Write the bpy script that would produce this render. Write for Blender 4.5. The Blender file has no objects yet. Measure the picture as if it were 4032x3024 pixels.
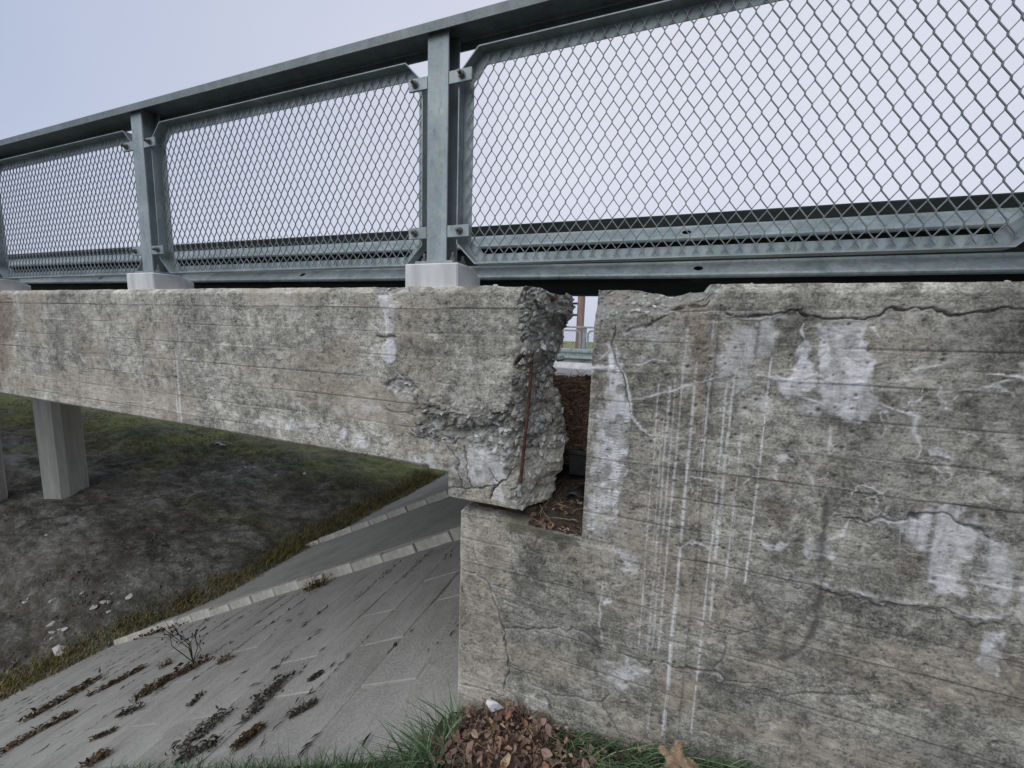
import bpy, math, random
import numpy as np
from mathutils import Matrix, Vector
random.seed(7)
rng = np.random.default_rng(11)
sc = bpy.context.scene
COL = sc.collection

# ------------------------------------------------------------------ camera
F, CX, CY = 1572.0, 2016.0, 1512.0
RC = np.array([[0.9350493, 0.07641595, -0.34618406],
               [0.35293435, -0.10846205, 0.92934027],
               [0.03346858, -0.99115921, -0.12838717]])   # camera axes (right, down, forward) -> world
cam_d = bpy.data.cameras.new("camera")
cam_d.sensor_width = 36.0
cam_d.lens = F / 4032.0 * 36.0
cam_d.clip_start, cam_d.clip_end = 0.05, 2000.0
cam = bpy.data.objects.new("camera", cam_d)
COL.objects.link(cam)
M4 = Matrix.Identity(4)
for i in range(3):
    M4[i][0], M4[i][1], M4[i][2] = RC[i][0], -RC[i][1], -RC[i][2]
cam.matrix_world = M4
sc.camera = cam

# ------------------------------------------------------------------ sky, sun, exposure
SUN_EL, SUN_AZ = math.radians(50), math.radians(200)
w = bpy.data.worlds.new("World"); sc.world = w; w.use_nodes = True
nt = w.node_tree; nt.nodes.clear()
out = nt.nodes.new("ShaderNodeOutputWorld"); bg = nt.nodes.new("ShaderNodeBackground")
sky = nt.nodes.new("ShaderNodeTexSky"); sky.sky_type = 'NISHITA'; sky.sun_disc = False
sky.sun_elevation = SUN_EL; sky.sun_rotation = SUN_AZ; sky.dust_density = 3.0
scl = nt.nodes.new("ShaderNodeVectorMath"); scl.operation = 'SCALE'; scl.inputs[3].default_value = 0.07
nt.links.new(sky.outputs[0], scl.inputs[0])
tc = nt.nodes.new("ShaderNodeTexCoord"); nz = nt.nodes.new("ShaderNodeTexNoise")
nz.inputs["Scale"].default_value = 1.1; nz.inputs["Detail"].default_value = 2.5; nz.inputs["Roughness"].default_value = 0.4
nt.links.new(tc.outputs["Generated"], nz.inputs["Vector"])
# overcast sky, a little brighter where the veiled cloud is thinnest
gd = ray_dir = RC @ np.array([2350 - CX, 350 - CY, F]); gd = gd / np.linalg.norm(gd)
dt = nt.nodes.new("ShaderNodeVectorMath"); dt.operation = 'DOT_PRODUCT'; dt.inputs[1].default_value = tuple(gd)
nrm = nt.nodes.new("ShaderNodeVectorMath"); nrm.operation = 'NORMALIZE'; nt.links.new(tc.outputs["Generated"], nrm.inputs[0]); nt.links.new(nrm.outputs[0], dt.inputs[0])
mr = nt.nodes.new("ShaderNodeMapRange"); mr.inputs[1].default_value = .35; mr.inputs[2].default_value = 1.0; mr.inputs[3].default_value = .12; mr.inputs[4].default_value = .78
nt.links.new(dt.outputs["Value"], mr.inputs[0])
ad = nt.nodes.new("ShaderNodeMath"); ad.operation = 'MULTIPLY_ADD'; ad.inputs[1].default_value = 1.25; nt.links.new(nz.outputs["Fac"], ad.inputs[0])
sb_ = nt.nodes.new("ShaderNodeMath"); sb_.operation = 'SUBTRACT'; sb_.inputs[1].default_value = .58; nt.links.new(mr.outputs[0], sb_.inputs[0]); nt.links.new(sb_.outputs[0], ad.inputs[2])
rp = nt.nodes.new("ShaderNodeValToRGB")
rp.color_ramp.elements[0].position = 0.0; rp.color_ramp.elements[0].color = (0.27, 0.335, 0.485, 1)
rp.color_ramp.elements[1].position = 1.0; rp.color_ramp.elements[1].color = (0.585, 0.59, 0.665, 1)
nt.links.new(ad.outputs[0], rp.inputs[0])
mx = nt.nodes.new("ShaderNodeMixRGB"); mx.inputs[0].default_value = 0.86
nt.links.new(scl.outputs[0], mx.inputs[1]); nt.links.new(rp.outputs[0], mx.inputs[2])
nt.links.new(mx.outputs[0], bg.inputs[0]); bg.inputs[1].default_value = 1.0
nt.links.new(bg.outputs[0], out.inputs[0])
sun_d = bpy.data.lights.new("sun", 'SUN'); sun_d.energy = 1.4; sun_d.angle = math.radians(80); sun_d.color = (1, 0.98, 0.95)
sun = bpy.data.objects.new("sun", sun_d); COL.objects.link(sun)
sdir = Vector((math.sin(SUN_AZ) * math.cos(SUN_EL), math.cos(SUN_AZ) * math.cos(SUN_EL), math.sin(SUN_EL)))
sun.rotation_euler = (-sdir).to_track_quat('-Z', 'Y').to_euler()
sun.location = (0, -5, 12)
sc.view_settings.view_transform = 'Standard'; sc.view_settings.look = 'None'
sc.view_settings.exposure = 0.50; sc.view_settings.gamma = 1.0
sc.cycles.use_denoising = True
sc.cycles.max_bounces = 6

# ------------------------------------------------------------------ helpers
YW = 1.5                                   # distance of the concrete faces from the camera
def ray(px, py):
    return RC @ np.array([px - CX, py - CY, F])
def onY(px, py, Y):
    r = ray(px, py); return r * (Y / r[1])
def P(px, py, Y=YW):
    q = onY(px, py, Y); return (q[0], q[2])
def PL(pts, Y=YW):
    return [P(a, b, Y) for a, b in pts]
def Z5(pts): return [(1350 + a * .6933, 1050 + b * .6933) for a, b in pts]

def hash2(ix, iy, seed):
    h = (ix.astype(np.int64) * 374761393 + iy.astype(np.int64) * 668265263 + seed * 974634777) & 0xFFFFFFFF
    h = ((h ^ (h >> 13)) * 1274126177) & 0xFFFFFFFF
    h = ((h ^ (h >> 16)) * 2246822519) & 0xFFFFFFFF
    return ((h ^ (h >> 15)) & 0xFFFFFF) / float(0xFFFFFF)
def vn(x, y, seed=0):
    ix, iy = np.floor(x), np.floor(y); fx, fy = x - ix, y - iy
    fx = fx * fx * (3 - 2 * fx); fy = fy * fy * (3 - 2 * fy)
    a, b = hash2(ix, iy, seed), hash2(ix + 1, iy, seed)
    c, d = hash2(ix, iy + 1, seed), hash2(ix + 1, iy + 1, seed)
    return (a + (b - a) * fx) * (1 - fy) + (c + (d - c) * fx) * fy
def fbm(x, y, seed=0, o=4, g=0.5):
    s = 0.0; a = 1.0; t = 0.0
    for k in range(o):
        s = s + a * vn(x * 2 ** k + 17.3 * k, y * 2 ** k - 9.1 * k, seed + k); t += a; a *= g
    return s / t
def worley(x, y, seed=0):
    ix, iy = np.floor(x), np.floor(y)
    best = np.full(x.shape, 9e9); sec = np.full(x.shape, 9e9); rid = np.zeros(x.shape)
    vx = np.zeros(x.shape); vy = np.zeros(x.shape)
    for a in (-1, 0, 1):
        for b in (-1, 0, 1):
            cx = ix + a + hash2(ix + a, iy + b, seed); cy = iy + b + hash2(ix + a, iy + b, seed + 5)
            d = (x - cx) ** 2 + (y - cy) ** 2
            m = d < best
            sec = np.where(m, best, np.minimum(sec, d))
            rid = np.where(m, hash2(ix + a, iy + b, seed + 9), rid)
            vx = np.where(m, x - cx, vx); vy = np.where(m, y - cy, vy)
            best = np.where(m, d, best)
    return np.sqrt(best), np.sqrt(sec), rid, vx, vy
def ss(a, b, x):
    t = np.clip((x - a) / (b - a), 0, 1); return t * t * (3 - 2 * t)
def dline(X, Z, pts):
    d = np.full(X.shape, 9e9); tt = np.zeros(X.shape); n = len(pts) - 1
    for k in range(n):
        ax, az = pts[k]; bx, bz = pts[k + 1]; ux, uz = bx - ax, bz - az
        L = ux * ux + uz * uz + 1e-12
        t = np.clip(((X - ax) * ux + (Z - az) * uz) / L, 0, 1)
        q = np.hypot(X - ax - t * ux, Z - az - t * uz)
        m = q < d; d = np.where(m, q, d); tt = np.where(m, (k + t) / n, tt)
    return d, tt
def sdpoly(X, Z, pts):
    """positive inside"""
    d, _ = dline(X, Z, list(pts) + [pts[0]])
    ins = np.zeros(X.shape, bool); n = len(pts)
    for k in range(n):
        ax, az = pts[k]; bx, bz = pts[(k + 1) % n]
        if az == bz: continue
        c = ((az > Z) != (bz > Z)) & (X < (bx - ax) * (Z - az) / (bz - az) + ax)
        ins ^= c
    return np.where(ins, d, -d)

def fast_mesh(name, V, Q, cols=None):
    """V (n,3), Q (m,4) quads"""
    me = bpy.data.meshes.new(name)
    V = np.ascontiguousarray(V, np.float32); Q = np.ascontiguousarray(Q, np.int32)
    me.vertices.add(len(V)); me.vertices.foreach_set("co", V.ravel())
    me.loops.add(Q.size); me.loops.foreach_set("vertex_index", Q.ravel())
    me.polygons.add(len(Q)); me.polygons.foreach_set("loop_start", np.arange(0, Q.size, 4, dtype=np.int32))
    me.update(calc_edges=True); me.validate()
    if cols:
        for k, c in cols.items():
            a = me.color_attributes.new(k, 'FLOAT_COLOR', 'POINT')
            a.data.foreach_set("color", np.ascontiguousarray(c, np.float32).ravel())
    return me
def link(name, me, mat=None, parent=None, loc=None):
    o = bpy.data.objects.new(name, me); COL.objects.link(o)
    if mat and me and not me.materials: me.materials.append(mat)
    if parent: o.parent = parent
    if loc is not None: o.location = loc
    return o
def tag(o, label=None, cat=None, group=None, kind=None):
    if label: o["label"] = label
    if cat: o["category"] = cat
    if group: o["group"] = group
    if kind: o["kind"] = kind
    return o
def empty(name, loc):
    o = bpy.data.objects.new(name, None); COL.objects.link(o); o.location = loc; o.empty_display_size = .1
    return o
class MB:
    def __init__(s): s.v = []; s.f = []
    def add(s, v, f):
        o = len(s.v); s.v += [tuple(map(float, q)) for q in v]; s.f += [tuple(i + o for i in q) for q in f]
    def box(s, a, b, bev=0.0):
        (x0, y0, z0), (x1, y1, z1) = a, b
        if bev <= 0:
            s.add([(x0,y0,z0),(x1,y0,z0),(x1,y1,z0),(x0,y1,z0),(x0,y0,z1),(x1,y0,z1),(x1,y1,z1),(x0,y1,z1)],
                  [(0,3,2,1),(4,5,6,7),(0,1,5,4),(1,2,6,5),(2,3,7,6),(3,0,4,7)]); return
        c = bev; vs = []; idx = {}
        for ix, X in enumerate((x0, x1)):
            for iy, Y in enumerate((y0, y1)):
                for iz, Z in enumerate((z0, z1)):
                    sx, sy, sz = (1, -1)[ix], (1, -1)[iy], (1, -1)[iz]
                    for ax, q in enumerate(((X, Y + sy*c, Z + sz*c), (X + sx*c, Y, Z + sz*c), (X + sx*c, Y + sy*c, Z))):
                        idx[(ix, iy, iz, ax)] = len(vs); vs.append(q)
        fs = []
        I = idx
        for k in (0, 1):
            fx = [I[(k,0,0,0)], I[(k,1,0,0)], I[(k,1,1,0)], I[(k,0,1,0)]]; fs.append(fx if k else fx[::-1])
            fy = [I[(0,k,0,1)], I[(0,k,1,1)], I[(1,k,1,1)], I[(1,k,0,1)]]; fs.append(fy if k else fy[::-1])
            fz = [I[(0,0,k,2)], I[(1,0,k,2)], I[(1,1,k,2)], I[(0,1,k,2)]]; fs.append(fz if k else fz[::-1])
        for a in (0, 1):
            for b in (0, 1):
                fs.append([I[(a,b,0,0)], I[(a,b,1,0)], I[(a,b,1,1)], I[(a,b,0,1)]])
                fs.append([I[(a,0,b,0)], I[(a,1,b,0)], I[(a,1,b,2)], I[(a,0,b,2)]])
                fs.append([I[(0,a,b,1)], I[(1,a,b,1)], I[(1,a,b,2)], I[(0,a,b,2)]])
                for d in (0, 1): fs.append([I[(a,b,d,0)], I[(a,b,d,1)], I[(a,b,d,2)]])
        s.add(vs, fs)
    def cyl(s, p0, p1, r0, r1=None, n=10, cap=True):
        r1 = r0 if r1 is None else r1
        p0, p1 = Vector(p0), Vector(p1); d = (p1 - p0).normalized()
        u = d.orthogonal().normalized(); v_ = d.cross(u)
        vs = []
        for p, r in ((p0, r0), (p1, r1)):
            for k in range(n):
                a = 2 * math.pi * k / n; vs.append(p + (u * math.cos(a) + v_ * math.sin(a)) * r)
        fs = [(k, (k + 1) % n, n + (k + 1) % n, n + k) for k in range(n)]
        if cap: fs += [tuple(range(n))[::-1], tuple(range(n, 2 * n))]
        s.add(vs, fs)
    def tube(s, pts, rad, n=6):
        pts = [Vector(p) for p in pts]; vs = []; m = len(pts)
        for k, p in enumerate(pts):
            d = (pts[min(k + 1, m - 1)] - pts[max(k - 1, 0)]).normalized()
            u = d.cross(Vector((0.31, 0.2, 0.93))).normalized(); v_ = d.cross(u)
            r = rad[k] if hasattr(rad, '__len__') else rad
            for j in range(n):
                a = 2 * math.pi * j / n; vs.append(p + (u * math.cos(a) + v_ * math.sin(a)) * r)
        fs = []
        for k in range(m - 1):
            for j in range(n): fs.append((k*n + j, k*n + (j+1) % n, (k+1)*n + (j+1) % n, (k+1)*n + j))
        fs += [tuple(range(n))[::-1], tuple(range((m-1)*n, m*n))]
        s.add(vs, fs)
    def build(s, name, mat, parent=None, loc=None, smooth=False, mesh_only=False, recalc=True):
        me = bpy.data.meshes.new(name); me.from_pydata(s.v, [], s.f)
        if recalc:
            import bmesh
            bm = bmesh.new(); bm.from_mesh(me); bmesh.ops.recalc_face_normals(bm, faces=bm.faces); bm.to_mesh(me); bm.free()
        if smooth: me.polygons.foreach_set("use_smooth", [True] * len(me.polygons))
        me.update()
        if mat: me.materials.append(mat)
        if mesh_only: return me
        return link(name, me, None, parent, loc)

# ------------------------------------------------------------------ materials
def N(t, kind, **kw):
    n = t.nodes.new(kind)
    for k, v in kw.items():
        if k in n.inputs: n.inputs[k].default_value = v
        else: setattr(n, k, v)
    return n
def ramp(t, fac, stops):
    r = t.nodes.new("ShaderNodeValToRGB"); e = r.color_ramp.elements
    while len(e) < len(stops): e.new(.5)
    for k, (p, c) in enumerate(stops):
        e[k].position = p; e[k].color = (c, c, c, 1) if not hasattr(c, '__len__') else (*c, 1)
    t.links.new(fac, r.inputs[0]); return r.outputs[0]
def mix(t, fac, a, b, mode='MIX'):
    m = t.nodes.new("ShaderNodeMixRGB"); m.blend_type = mode
    for i, v in ((0, fac), (1, a), (2, b)):
        if hasattr(v, 'is_linked') or hasattr(v, 'links'): t.links.new(v, m.inputs[i])
        else: m.inputs[i].default_value = v if i == 0 else (*v, 1)
    return m.outputs[0]
def math_(t, op, a, b=None):
    m = t.nodes.new("ShaderNodeMath"); m.operation = op
    for i, v in ((0, a), (1, b)):
        if v is None: continue
        if hasattr(v, 'links'): t.links.new(v, m.inputs[i])
        else: m.inputs[i].default_value = v
    return m.outputs[0]
def noise(t, vec, scale, detail=4, rough=.55, dist=0.0):
    n = N(t, "ShaderNodeTexNoise", Scale=scale, Detail=detail, Roughness=rough, Distortion=dist)
    t.links.new(vec, n.inputs["Vector"]); return n.outputs["Fac"]
def base(name, rough=.9, metal=0.0):
    m = bpy.data.materials.new(name); m.use_nodes = True; t = m.node_tree
    b = t.nodes["Principled BSDF"]; b.inputs["Roughness"].default_value = rough; b.inputs["Metallic"].default_value = metal
    b.inputs["Specular IOR Level"].default_value = 0.3
    c = N(t, "ShaderNodeTexCoord"); return m, t, b, c.outputs["Object"]
def stretch(t, vec, s):
    m = N(t, "ShaderNodeMapping"); m.inputs["Scale"].default_value = s; t.links.new(vec, m.inputs[0]); return m.outputs[0]
def bump(t, b, h, strength=.5, dist=.002):
    n = N(t, "ShaderNodeBump", Strength=strength, Distance=dist); t.links.new(h, n.inputs["Height"])
    t.links.new(n.outputs[0], b.inputs["Normal"])

def concrete_relief(name, dark=(.088, .085, .072), mid=(.232, .222, .187), light=(.49, .472, .41)):
    m, t, b, v = base(name, .92)
    n1 = noise(t, v, 5.0, 9, .66, .6)
    n2 = noise(t, v, 26.0, 8, .68, .8)
    n3 = noise(t, stretch(t, v, (5, 5, 60)), 3.0, 6, .6, .4)
    n4 = noise(t, v, 130.0, 4, .6)
    s = math_(t, 'ADD', math_(t, 'MULTIPLY', n1, .42), math_(t, 'ADD', math_(t, 'MULTIPLY', n2, .43), math_(t, 'MULTIPLY', n3, .15)))
    s = math_(t, 'ADD', s, math_(t, 'MULTIPLY', math_(t, 'SUBTRACT', n4, .5), .30))
    col = ramp(t, s, [(.395, dark), (.495, mid), (.605, light)])
    # pale wiry lime veins
    wv = noise(t, v, 16.0, 6, .62, 2.2)
    vein = ramp(t, math_(t, 'ABSOLUTE', math_(t, 'SUBTRACT', wv, .5)), [(0.0, .75), (.022, 0.0)])
    vein = math_(t, 'MULTIPLY', vein, ramp(t, noise(t, v, 3.2, 3), [(.40, 0.0), (.54, 1.0)]))
    col = mix(t, vein, col, (.5, .485, .43))
    A = N(t, "ShaderNodeAttribute", attribute_name="ca"); Bn = N(t, "ShaderNodeAttribute", attribute_name="cb")
    sa = N(t, "ShaderNodeSeparateColor"); t.links.new(A.outputs["Color"], sa.inputs[0])
    sb = N(t, "ShaderNodeSeparateColor"); t.links.new(Bn.outputs["Color"], sb.inputs[0])
    eff, drk, rst, agg = sa.outputs[0], sa.outputs[1], sa.outputs[2], A.outputs["Alpha"]
    yel, moss, rid, tone = sb.outputs[0], sb.outputs[1], sb.outputs[2], Bn.outputs["Alpha"]
    col = mix(t, 1.0, col, ramp(t, tone, [(0.0, .35), (.5, 1.0), (1.0, 1.7)]), 'MULTIPLY')
    col = mix(t, ramp(t, math_(t, 'ADD', yel, math_(t, 'MULTIPLY', math_(t, 'SUBTRACT', n2, .5), 2.2)), [(.3, 0.0), (1.0, .62)]), col, (.39, .335, .245))
    st = ramp(t, rid, [(0.0, (.13, .125, .11)), (.12, (.25, .24, .205)), (.46, (.34, .325, .28)), (.52, (.24, .245, .235)), (.78, (.42, .44, .42)), (1.0, (.85, .84, .80))])
    st = mix(t, ramp(t, n2, [(.4, .0), (.62, .6)]), st, (.24, .23, .20))
    col = mix(t, math_(t, 'MULTIPLY', agg, .9), col, mix(t, 1.0, st, (.90, .905, .91), 'MULTIPLY'))
    col = mix(t, math_(t, 'MULTIPLY', moss, ramp(t, n2, [(.35, .3), (.55, 1.0)])), col, (.05, .055, .022))
    nm = math_(t, 'ADD', math_(t, 'MULTIPLY', n2, .5), math_(t, 'MULTIPLY', n4, .5))
    effm = ramp(t, math_(t, 'ADD', eff, math_(t, 'MULTIPLY', math_(t, 'SUBTRACT', nm, .5), 1.5)), [(.15, 0.0), (.50, .55), (.95, 1.0)])
    effm = math_(t, 'MULTIPLY', effm, ramp(t, eff, [(.05, 0.0), (.3, .7), (.7, 1.0)]))
    n5 = noise(t, stretch(t, v, (1, 1, .35)), 17, 6, .7, .5)
    effm = math_(t, 'ADD', math_(t, 'MULTIPLY', effm, .30), math_(t, 'MULTIPLY', eff, .60))
    effm = math_(t, 'MULTIPLY', effm, ramp(t, n5, [(.36, .45), (.56, 1.0)]))
    col = mix(t, effm, col, (.80, .80, .80))
    col = mix(t, math_(t, 'MULTIPLY', drk, ramp(t, n2, [(.3, .55), (.6, 1.0)])), col, (.055, .052, .05))
    col = mix(t, rst, col, (.16, .085, .045))
    t.links.new(col, b.inputs["Base Color"])
    h = math_(t, 'ADD', math_(t, 'MULTIPLY', n4, .9), math_(t, 'ADD', math_(t, 'MULTIPLY', n3, .35), n2))
    bump(t, b, h, .55, .004)
    return m
M_conc = concrete_relief("weathered_concrete")

def simple(name, c0, c1, scale=8, rough=.9, metal=0.0, bmp=.3, bscale=60, bd=.003, st=None, stops=(.35, .65)):
    m, t, b, v = base(name, rough, metal)
    vv = stretch(t, v, st) if st else v
    n1 = noise(t, vv, scale, 7, .62, .4)
    col = ramp(t, n1, [(stops[0], c0), (stops[1], c1)])
    t.links.new(col, b.inputs["Base Color"])
    if bmp: bump(t, b, noise(t, v, bscale, 5, .6), bmp, bd)
    return m
M_galv = None
def galv(name, k=1.0):
    m, t, b, v = base(name, .5, .35)
    n1 = noise(t, v, 6, 5, .6, .5); n2 = noise(t, stretch(t, v, (1, 1, .25)), 30, 5, .6)
    s = math_(t, 'ADD', math_(t, 'MULTIPLY', n1, .6), math_(t, 'MULTIPLY', n2, .4))
    col = ramp(t, s, [(.35, (.20*k, .24*k, .24*k)), (.5, (.27*k, .315*k, .312*k)), (.66, (.36*k, .405*k, .40*k))])
    vo = N(t, "ShaderNodeTexVoronoi", Scale=90.0); t.links.new(v, vo.inputs["Vector"])
    col = mix(t, .14, col, vo.outputs["Color"], 'SOFT_LIGHT')
    dk = ramp(t, noise(t, stretch(t, v, (60, 60, 22)), 1.0, 3, .5), [(.58, 0.0), (.72, .5)])
    col = mix(t, dk, col, (.13, .14, .145))
    wr = ramp(t, noise(t, stretch(t, v, (14, 14, 1.5)), 1.0, 4, .6), [(.5, 0.0), (.7, .35)])
    col = mix(t, wr, col, (.48*k, .52*k, .53*k))
    t.links.new(col, b.inputs["Base Color"])
    t.links.new(ramp(t, n2, [(.3, .42), (.7, .62)]), b.inputs["Roughness"])
    bump(t, b, n2, .08, .001)
    return m
M_galv = galv("galvanised_steel")
M_galvd = galv("dull_galvanised_steel", .55)
M_meshst = galv("dull_mesh_steel", .66)
M_bolt = simple("weathered_bolt_steel", (.10, .095, .09), (.24, .23, .22), 60, .5, .5, .2)
M_plinth = simple("pale_new_concrete", (.48, .48, .46), (.70, .70, .675), 7, .9, 0, .25, 90, .002, st=(1, 1, .35))
M_rust = simple("rusty_steel", (.035, .018, .013), (.115, .05, .03), 40, .95, 0, .6, 120, .002)
M_dark = simple("dark_parts_and_shade", (.018, .021, .019), (.03, .034, .03), 5, .9, 0, 0)  # near-black; also stands in for deep shade behind the guardrail bands
M_black = simple("black_plastic", (.012, .013, .014), (.045, .045, .043), 9, .45, 0, .1)
M_soil = simple("dark_soil", (.02, .016, .012), (.065, .052, .04), 22, 1, 0, .8, 60, .01)
M_pave = None

def slope_mat():
    m, t, b, v = base("silted_paving_concrete", .95)
    n1 = noise(t, v, 1.3, 6, .6, .5); n2 = noise(t, stretch(t, v, (5, 1.8, 5)), 2.2, 7, .68, .9); n3 = noise(t, v, 40, 5, .65)
    s = math_(t, 'ADD', math_(t, 'MULTIPLY', n1, .4), math_(t, 'ADD', math_(t, 'MULTIPLY', n2, .35), math_(t, 'MULTIPLY', n3, .25)))
    col = ramp(t, s, [(.34, (.25, .243, .218)), (.5, (.37, .362, .33)), (.66, (.46, .452, .415))])
    inf = N(t, "ShaderNodeObjectInfo")
    col = mix(t, 1.0, col, ramp(t, inf.outputs["Random"], [(0, .90), (1, 1.05)]), 'MULTIPLY')
    t.links.new(col, b.inputs["Base Color"]); bump(t, b, math_(t, 'ADD', n3, math_(t, 'MULTIPLY', n2, 1.6)), .7, .02)
    return m
M_pave = slope_mat()
M_kerb = simple("pale_kerb_concrete", (.36, .345, .30), (.60, .58, .52), 5, .92, 0, .4, 50, .004)
M_pier = simple("pier_concrete", (.33, .325, .29), (.45, .44, .395), 2.2, .95, 0, .3, 30, .004, st=(3, 3, .4))
M_road = simple("worn_asphalt", (.16, .155, .145), (.26, .255, .24), 6, .95, 0, .5, 90, .004)
M_paint = simple("white_road_paint", (.55, .55, .54), (.8, .8, .79), 6, .8, 0, .2)
M_stone = simple("pale_stone", (.34, .33, .30), (.62, .61, .58), 7, .9, 0, .4, 40, .004)

def leaf_mat(name, stops):
    m, t, b, v = base(name, .75)
    inf = N(t, "ShaderNodeObjectInfo")
    r = ramp(t, inf.outputs["Random"], stops)
    r = mix(t, ramp(t, noise(t, v, 55, 4, .6), [(.4, .0), (.75, .6)]), r, (.075, .045, .035))
    t.links.new(r, b.inputs["Base Color"]); bump(t, b, noise(t, v, 120, 3), .4, .002)
    return m
M_leaf = leaf_mat("dead_leaf", [(0, (.05, .036, .03)), (.25, (.12, .078, .06)), (.5, (.21, .135, .105)), (.75, (.33, .235, .185)), (.92, (.30, .15, .08)), (1, (.52, .42, .25))])
M_litter = simple("leaf_litter", (.02, .015, .012), (.11, .068, .045), 30, .95, 0, .9, 70, .01)
def blade_mat(name, c0, c1, c2):
    m, t, b, v = base(name, .7)
    A = N(t, "ShaderNodeAttribute", attribute_name="ca")
    s = N(t, "ShaderNodeSeparateColor"); t.links.new(A.outputs["Color"], s.inputs[0])
    t.links.new(ramp(t, s.outputs[0], [(0, c0), (.55, c1), (1, c2)]), b.inputs["Base Color"])
    return m
M_grass = blade_mat("green_grass", (.03, .065, .026), (.075, .135, .06), (.19, .26, .14))
M_dry = blade_mat("dry_grass", (.075, .055, .025), (.15, .115, .055), (.30, .25, .15))
M_toe = blade_mat("verge_grass", (.08, .085, .022), (.19, .18, .055), (.36, .26, .12))
M_brown = blade_mat("dead_weed", (.028, .018, .012), (.075, .046, .027), (.17, .115, .06))
M_greyd = blade_mat("grey_debris", (.018, .016, .014), (.05, .045, .038), (.15, .135, .11))

def ground_mat():
    m, t, b, v = base("dark_wet_soil", .8)
    sx = stretch(t, v, (.6, 1.3, 1))
    n1 = noise(t, sx, .55, 7, .65, .3); n2 = noise(t, sx, 3.2, 10, .76, .25); n3 = noise(t, v, 16, 7, .75)
    s = math_(t, 'ADD', math_(t, 'MULTIPLY', n1, .33), math_(t, 'ADD', math_(t, 'MULTIPLY', n2, .40), math_(t, 'MULTIPLY', n3, .27)))
    col = ramp(t, s, [(.41, (.022, .021, .016)), (.475, (.062, .060, .048)), (.53, (.14, .136, .117)), (.60, (.33, .324, .295))])
    A = N(t, "ShaderNodeAttribute", attribute_name="ca")
    sa = N(t, "ShaderNodeSeparateColor"); t.links.new(A.outputs["Color"], sa.inputs[0])
    gr = ramp(t, math_(t, 'ADD', math_(t, 'MULTIPLY', n2, .6), math_(t, 'MULTIPLY', n3, .4)), [(.35, (.09, .085, .03)), (.5, (.20, .22, .07)), (.66, (.34, .35, .13))])
    gm = math_(t, 'MULTIPLY', sa.outputs[0], ramp(t, n2, [(.32, .35), (.5, 1.0)]))
    col = mix(t, gm, col, gr)
    vo = N(t, "ShaderNodeTexVoronoi", Scale=6.5); t.links.new(stretch(t, v, (1, 1, 1)), vo.inputs["Vector"])
    pb_ = math_(t, 'MULTIPLY', ramp(t, vo.outputs["Distance"], [(.10, 1.0), (.16, 0.0)]), ramp(t, n2, [(.48, 0.0), (.56, .9)]))
    col = mix(t, pb_, col, (.34, .335, .31))
    col = mix(t, sa.outputs[1], col, mix(t, n3, (.20, .20, .21), (.34, .34, .36)))
    col = mix(t, math_(t, 'MULTIPLY', sa.outputs[2], ramp(t, n3, [(.35, .2), (.6, 1.0)])), col, (.085, .058, .038))
    t.links.new(col, b.inputs["Base Color"]); bump(t, b, math_(t, 'ADD', n2, n3), .7, .05)
    return m
M_ground = ground_mat()
M_leafgreen = simple("bush_leaf", (.05, .05, .02), (.22, .17, .05), 3, .8, 0, 0)
M_wood = simple("weathered_pole_wood", (.12, .075, .055), (.30, .21, .17), 4, .9, 0, .3, 30, .004, st=(9, 9, .6))

# ------------------------------------------------------------------ terrain
def slope_z(x): return -1.90 + 0.52 * (x + 0.77)
GY = [-30, 0, 3.15, 4.2, 5.0, 5.7, 6.8, 8.1, 9.8, 11, 14, 40, 200]
GZ = [-8.6, -8.2, -7.7, -7.3, -6.6, -6.15, -5.98, -5.8, -5.55, -5.2, -5.0, -4.6, -4.6]
def g_far(x, y): return np.interp(y, GY, GZ)
def near_z(x, y):
    return -1.66 + 0.225 * np.maximum(x, -.9) + 0.50 * np.minimum(x + .9, 0) + .02
def terrain(x, y):
    # near embankment where the camera stands, paved slope, and the flat below
    t = ss(1.15, 1.5, y)
    emb = near_z(x, y) * (1 - t) + (np.where(x < -.77, slope_z(x) - .06, near_z(x, y))) * t
    emb = np.where(x > -.4, np.maximum(emb, near_z(x, y)), emb)
    return np.maximum(emb, g_far(x, y))
xs = np.concatenate([np.linspace(-220, -40, 30), np.linspace(-38, -24.2, 60), np.linspace(-24, -5, 170), np.linspace(-4.8, -1.6, 40), np.linspace(-1.55, 1.6, 130), np.linspace(1.8, 60, 20)])
ys = np.concatenate([np.linspace(-40, -1, 18), np.linspace(-.8, .7, 10), np.linspace(.72, 1.72, 46), np.linspace(1.8, 12, 130), np.linspace(12.3, 24, 50), np.linspace(26, 260, 30)])
X, Y = np.meshgrid(xs, ys)
Zt = terrain(X, Y)
flat = ss(.02, .5, Zt - np.where(X < -.5, slope_z(X) - .06, -99)) * (X < -4) 
Zt = Zt + flat * ((fbm(X * .5, Y * 1.1, 3, 5) - .5) * .35 + (fbm(X * 2.2, Y * 3.5, 8, 4, .6) - .5) * .22)
nearm = (X > -1.6) & (Y < 1.75)
Zt = Zt + nearm * (fbm(X * 9, Y * 9, 4, 4) - .5) * .05
ca = np.zeros(X.shape + (4,)); ca[..., 3] = 1
gn = fbm(X * .35, Y * .5, 21, 4)
green = ss(9.2, 12.5, Y + (gn - .5) * 5) * (X < -2) + .55 * ss(.52, .72, fbm(X * .5, Y * .9, 33, 5, .65)) * ss(6.0, 9.0, Y)
ca[..., 0] = np.clip(green, 0, 1)
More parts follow.
